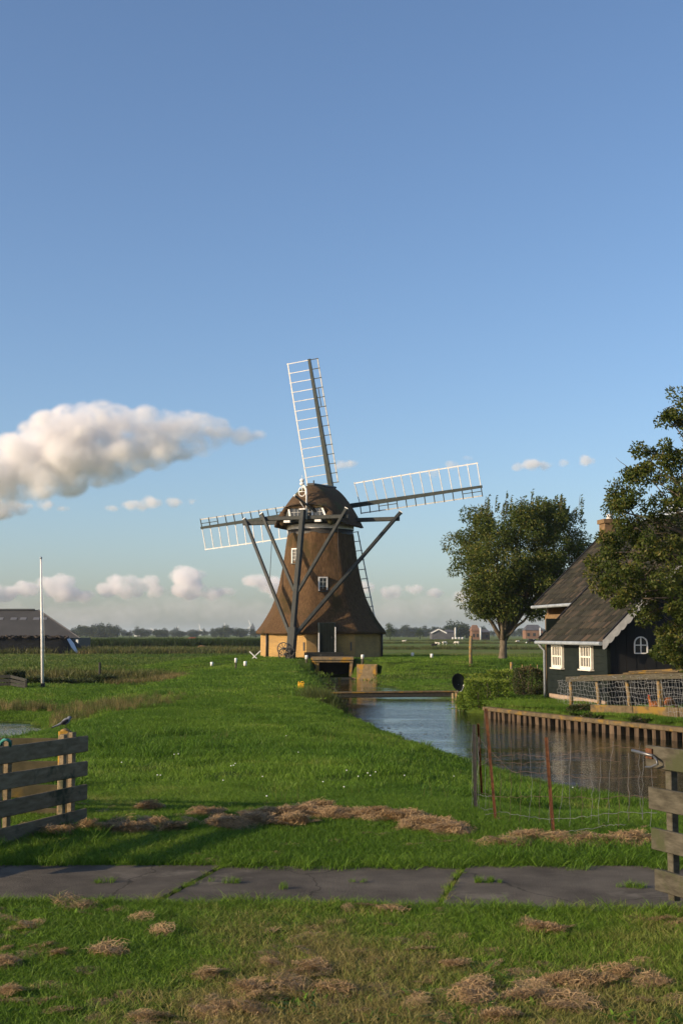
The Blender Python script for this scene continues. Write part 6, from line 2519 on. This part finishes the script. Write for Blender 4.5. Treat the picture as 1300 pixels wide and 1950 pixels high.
# wind turbines
for i, (px, hub_, a0, lb) in enumerate(((296, 1203.5, 20, 'wind turbine leftmost on the horizon'), (337.5, 1202, 75, 'wind turbine beside the slim church spire'), (381.5, 1199.5, 100, 'wind turbine in the middle of the row'), (428.5, 1196.5, 95, 'wind turbine second from the mill'), (477.5, 1191.5, 110, 'wind turbine nearest the mill, by the church tower'))):
    Y = 2600
    b_ = P(px, 1208, Y)
    hb = P(px, hub_, Y)
    o = empty('wind_turbine', (b_.x, Y, 0), lb, 'wind turbine', 'wind turbines on the horizon')
    MB().tube([(b_.x, Y, 0), hb], [1.7, 1.2], 8).build('tower', M['white'], o)
    MB().box((hb.x, Y - .6, hb.z), (2.0, 3.4, 2.0)).build('nacelle', M['white'], o)
    for k in range(3):
        a = R(a0 + 120 * k)
        d = Vector((math.cos(a), 0, math.sin(a)))
        MB().tube([hb - Vector((0, 1.9, 0)), hb - Vector((0, 1.9, 0)) + d * 3, hb - Vector((0, 1.9, 0)) + d * 12], [.7, 1.0, .4], 5).build('blade', M['white'], o)


# ------------------------------------------------------------------ livestock
def quadruped(name, loc, yaw, L_, H_, mat, label, cat, group, lying=False, head_down=False, face=None):
    o = empty(name, loc, label, cat, group)
    L = frame(loc, yaw)
    ax_ = (L(1, 0, 0) - Vector(loc), L(0, 1, 0) - Vector(loc), UZ)
    zb = H_ * (.42 if lying else .68)
    mb = MB()
    mb.ball(L(-.22 * L_, 0, zb), (.30 * L_, .19 * L_, .24 * H_), 12, 9, ax_)
    mb.ball(L(.20 * L_, 0, zb + .02 * H_), (.28 * L_, .18 * L_, .26 * H_), 12, 9, ax_)
    mb.tube([L(-.3 * L_, 0, zb), L(.3 * L_, 0, zb)], [.2 * H_, .21 * H_], 10)
    hz_ = zb + (-.30 if head_down else .28) * H_
    hx = .56 * L_
    mb.tube([L(.32 * L_, 0, zb + .06 * H_), L(.46 * L_, 0, (zb + hz_) / 2 + .08 * H_), L(hx, 0, hz_)], [.13 * H_, .10 * H_, .085 * H_], 8)
    mb.tube([L(hx - .02 * L_, 0, hz_ + .03 * H_), L(hx + .16 * L_, 0, hz_ - .10 * H_)], [.09 * H_, .05 * H_], 8)
    for s in (-1, 1):
        mb.tube([L(hx, s * .05 * L_, hz_ + .05 * H_), L(hx - .02 * L_, s * .13 * L_, hz_ + .08 * H_)], [.03 * H_, .015 * H_], 5)
        if not lying:
            mb.tube([L(.27 * L_, s * .11 * L_, zb - .05 * H_), L(.28 * L_, s * .11 * L_, zb * .48), L(.27 * L_, s * .11 * L_, .0)], [.08 * H_, .045 * H_, .035 * H_], 7)
            mb.tube([L(-.30 * L_, s * .11 * L_, zb - .03 * H_), L(-.26 * L_, s * .11 * L_, zb * .62), L(-.36 * L_, s * .11 * L_, zb * .36), L(-.33 * L_, s * .11 * L_, 0)], [.10 * H_, .06 * H_, .04 * H_, .035 * H_], 7)
        else:
            mb.tube([L(.25 * L_, s * .14 * L_, zb * .5), L(.42 * L_, s * .16 * L_, .06), L(.28 * L_, s * .17 * L_, .04)], [.07 * H_, .05 * H_, .04 * H_], 6)
            mb.tube([L(-.3 * L_, s * .16 * L_, zb * .5), L(-.1 * L_, s * .2 * L_, .06), L(-.3 * L_, s * .2 * L_, .04)], [.09 * H_, .05 * H_, .04 * H_], 6)
    mb.tube([L(-.48 * L_, 0, zb + .1 * H_), L(-.54 * L_, 0, zb - .15 * H_)], [.04 * H_, .02 * H_], 5)
    body_obj('body', mb, mat, .035 if L_ < 1.5 else .05, o)
    if face:
        f = MB()
        f.tube([L(hx + .02 * L_, 0, hz_ + .02 * H_), L(hx + .175 * L_, 0, hz_ - .11 * H_)], [.095 * H_, .058 * H_], 8)
        f.build('face', face, o)
    return o


for px, py, Y, yaw, mat, lying, hd, lb, nm in ((826, 1231, 250, 10, 'cow', True, False, 'black and white calf lying leftmost in the right meadow', 'calf'), (833, 1227, 285, 160, 'wool', True, False, 'sheep lying just behind the calf', 'sheep'), (846, 1226, 280, 20, 'wool', False, True, 'sheep grazing second right of the calf', 'sheep'), (869, 1225.5, 285, 170, 'wool', False, True, 'sheep grazing alone left of the tall post', 'sheep'), (985, 1221, 330, 20, 'wool', False, True, 'sheep grazing right of the tree trunk', 'sheep'), (769, 1217, 400, 0, 'wool', True, False, 'pale sheep far away right of the mill', 'sheep')):
    b_ = P(px, py, Y)
    b_.z = hz(b_.x, b_.y)
    quadruped(nm, b_, R(yaw), 1.25, .95, M[mat], lb, nm, 'grazing animals in the right meadow', lying, hd, M['dark_face'] if mat == 'wool' and px != 769 else None)
b_ = P(1012, 1226, 300)
b_.z = hz(b_.x, b_.y)
quadruped('cow', b_, R(200), 2.2, 1.45, M['cow'], 'black cow with white face grazing left of the house roof', 'cow', 'grazing animals in the right meadow', False, True, M['white'])
q = P(190, 1291, 63)
mb = MB()
q.z = hz(q.x, q.y)
tag(MB().tube([q - UZ * .2, q + UZ * 1.2], .06, 6).build('ditch_stake', M['dark_wood'], origin=q), 'short dark stake standing in the ditch bushes', 'stake')

# ------------------------------------------------------------------ clouds: real volumes high above the land
def cloud(name, blobs, Y, dens, seed, label, band=36, thr=-.1, amp=3.0, nscale=34, flat=.62, grow=1.0):
    rng = random.Random(seed)
    bm = bmesh.new()
    u = Y / F
    for px, py, r_ in blobs:
        r_ *= grow
        for k in range(10):
            a = rng.uniform(0, 6.283)
            q = rng.uniform(.2, .8) * r_ if k else 0
            rr = r_ * rng.uniform(.4, .75) if k else r_ * .85
            c = P(px + q * math.cos(a) * 1.15, py - abs(q * math.sin(a)) * flat + r_ * .12, Y + rng.uniform(-1, 1) * r_ * u)
            m_ = bmesh.ops.create_icosphere(bm, subdivisions=2, radius=rr * u)
            for v in m_['verts']: v.co = Vector((v.co.x, v.co.y, v.co.z * .8)) + c
    me = bpy.data.meshes.new(name)
    bm.to_mesh(me)
    bm.free()
    ob = bpy.data.objects.new(name, me)
    COL.objects.link(ob)
    g = bpy.data.node_groups.new(name, 'GeometryNodeTree')
    g.interface.new_socket('Geometry', in_out='INPUT', socket_type='NodeSocketGeometry')
    g.interface.new_socket('Geometry', in_out='OUTPUT', socket_type='NodeSocketGeometry')
    gi, go, mv, sm = node(g, 'NodeGroupInput'), node(g, 'NodeGroupOutput'), node(g, 'GeometryNodeMeshToVolume'), node(g, 'GeometryNodeSetMaterial')
    mv.resolution_mode = 'VOXEL_SIZE'
    mv.inputs['Voxel Size'].default_value = 3.5 * u
    mv.inputs['Interior Band Width'].default_value = band * u
    mv.inputs['Density'].default_value = 1
    g.links.new(gi.outputs[0], mv.inputs['Mesh'])
    g.links.new(mv.outputs[0], sm.inputs[0])
    g.links.new(sm.outputs[0], go.inputs[0])
    m = bpy.data.materials.new(name)
    m.use_nodes = True
    n = m.node_tree
    n.nodes.clear()
    out = node(n, 'ShaderNodeOutputMaterial')
    pv = node(n, 'ShaderNodeVolumePrincipled')
    n.links.new(pv.outputs[0], out.inputs['Volume'])
    pv.inputs['Color'].default_value = (.999, .985, .985, 1)  # white cloud; slight pink of the evening light put into its colour
    at = node(n, 'ShaderNodeAttribute', attribute_name='density')
    nz = noise(n, pos(n), 1 / (nscale * u), 7, .62, .3)
    big = noise(n, pos(n), 1 / (nscale * 3.2 * u), 2, .5)
    nn_ = mth(n, 'MULTIPLY_ADD', big, .45, mth(n, 'MULTIPLY', nz, .75))
    d = mth(n, 'ADD', at.outputs['Fac'], mth(n, 'MULTIPLY_ADD', nn_, amp, thr - amp * .6))
    d = mth(n, 'MULTIPLY', mth(n, 'MAXIMUM', mth(n, 'MINIMUM', d, 1.0), 0.0), mth(n, 'MULTIPLY', at.outputs['Fac'], 4.0, None, True))
    d = mth(n, 'MULTIPLY', d, dens / u)
    n.links.new(d, pv.inputs['Density'])
    pv.inputs['Density Attribute'].default_value = ''
    sm.inputs['Material'].default_value = m
    me.materials.append(m)
    md = ob.modifiers.new('volume', 'NODES')
    md.node_group = g
    tag(ob, label, None, None, 'stuff')
    return ob


cloud('cloud', [(-90, 905, 60), (-30, 890, 62), (30, 850, 50), (90, 825, 52), (150, 815, 54), (215, 805, 50), (285, 812, 48), (350, 815, 42), (410, 825, 34), (455, 832, 24), (495, 828, 15), (110, 880, 60), (70, 900, 45), (180, 870, 52), (250, 860, 46), (320, 850, 40), (390, 850, 28), (130, 915, 44), (75, 920, 44), (40, 905, 44), (190, 900, 38), (240, 885, 36), (300, 870, 34), (350, 850, 36), (20, 940, 40), (-30, 940, 50)], 4200, .06, 1, 'large warm-lit cumulus cloud at the left above the horizon', thr=.32, amp=3.8, grow=1.12, nscale=40)
cloud('cloud', [(-60, 975, 40), (-10, 970, 34), (40, 965, 26), (85, 962, 18), (120, 968, 10)], 4600, .07, 9, 'grey flat cloud below the large cumulus', thr=.28, amp=4.2, flat=.4)
cloud('cloud', [(215, 968, 11), (250, 962, 15), (290, 956, 18), (330, 956, 16), (365, 955, 9), (270, 964, 14)], 5000, .035, 3, 'thin mauve cloud shred below the cumulus', thr=.28, amp=4.2, flat=.5, band=10, nscale=16)
cloud('cloud', [(985, 890, 12), (1012, 884, 18), (1035, 886, 16), (1070, 882, 12), (1112, 878, 15)], 5200, .04, 4, 'small pinkish cloud at right above the tree', thr=.15, amp=3.6, band=9, nscale=14)
cloud('cloud', [(650, 886, 14), (665, 884, 15), (640, 890, 8)], 5200, .04, 5, 'small pink cloud behind the upper sail', thr=.15, amp=3.6, band=9, nscale=14)
cloud('cloud', [(825, 900, 14), (860, 885, 14), (890, 872, 9)], 5200, .018, 6, 'faint pink wisp behind the right sail', thr=.28, amp=4.2, band=9, nscale=14)
cloud('cloud', [(1270, 985, 26), (1300, 975, 30), (1240, 995, 18), (1340, 985, 36)], 5200, .05, 7, 'pink cloud glimpsed through the right-hand tree', thr=.15, amp=3.6, band=10, nscale=16)
hb = [(-60, 1120, 32), (10, 1128, 24), (55, 1120, 22), (105, 1112, 26), (120, 1130, 24), (160, 1135, 18), (205, 1122, 20), (235, 1108, 20), (245, 1125, 22), (280, 1110, 20), (295, 1125, 20), (350, 1095, 22), (362, 1100, 24), (362, 1122, 26), (405, 1130, 18), (440, 1125, 14), (485, 1105, 18), (510, 1112, 24), (530, 1125, 24), (600, 1130, 20), (700, 1118, 16), (740, 1128, 18), (790, 1122, 14), (830, 1128, 14), (880, 1135, 16), (960, 1130, 18), (1040, 1135, 18), (1150, 1130, 20), (1280, 1130, 24)]
cloud('cloud', hb, 12000, .06, 8, 'row of small sunlit cumulus clouds along the horizon', grow=1.18, thr=.15, amp=3.6, band=11, nscale=15)
hb2 = [(x, 1165 + 12 * math.sin(x * .013), 44) for x in range(-120, 1440, 44)]
cloud('cloud', hb2, 15000, .007, 10, 'pale hazy cloud bank low on the horizon', thr=.1, amp=1.6, band=22, nscale=34, flat=.4)

# ------------------------------------------------------------------ air: haze box over the land
mh = bpy.data.materials.new('haze')
mh.use_nodes = True
n = mh.node_tree
n.nodes.clear()
out = node(n, 'ShaderNodeOutputMaterial')
pv = node(n, 'ShaderNodeVolumePrincipled')
pv.inputs['Color'].default_value = (.82, .90, 1.0, 1)
pv.inputs['Density'].default_value = .00011
pv.inputs['Anisotropy'].default_value = .2
n.links.new(pv.outputs[0], out.inputs['Volume'])
hzb = MB().box((0, 4600, 22), (14000, 9600, 48)).build('haze', mh)
tag(hzb, 'thin bluish evening haze over the meadows', None, None, 'stuff')
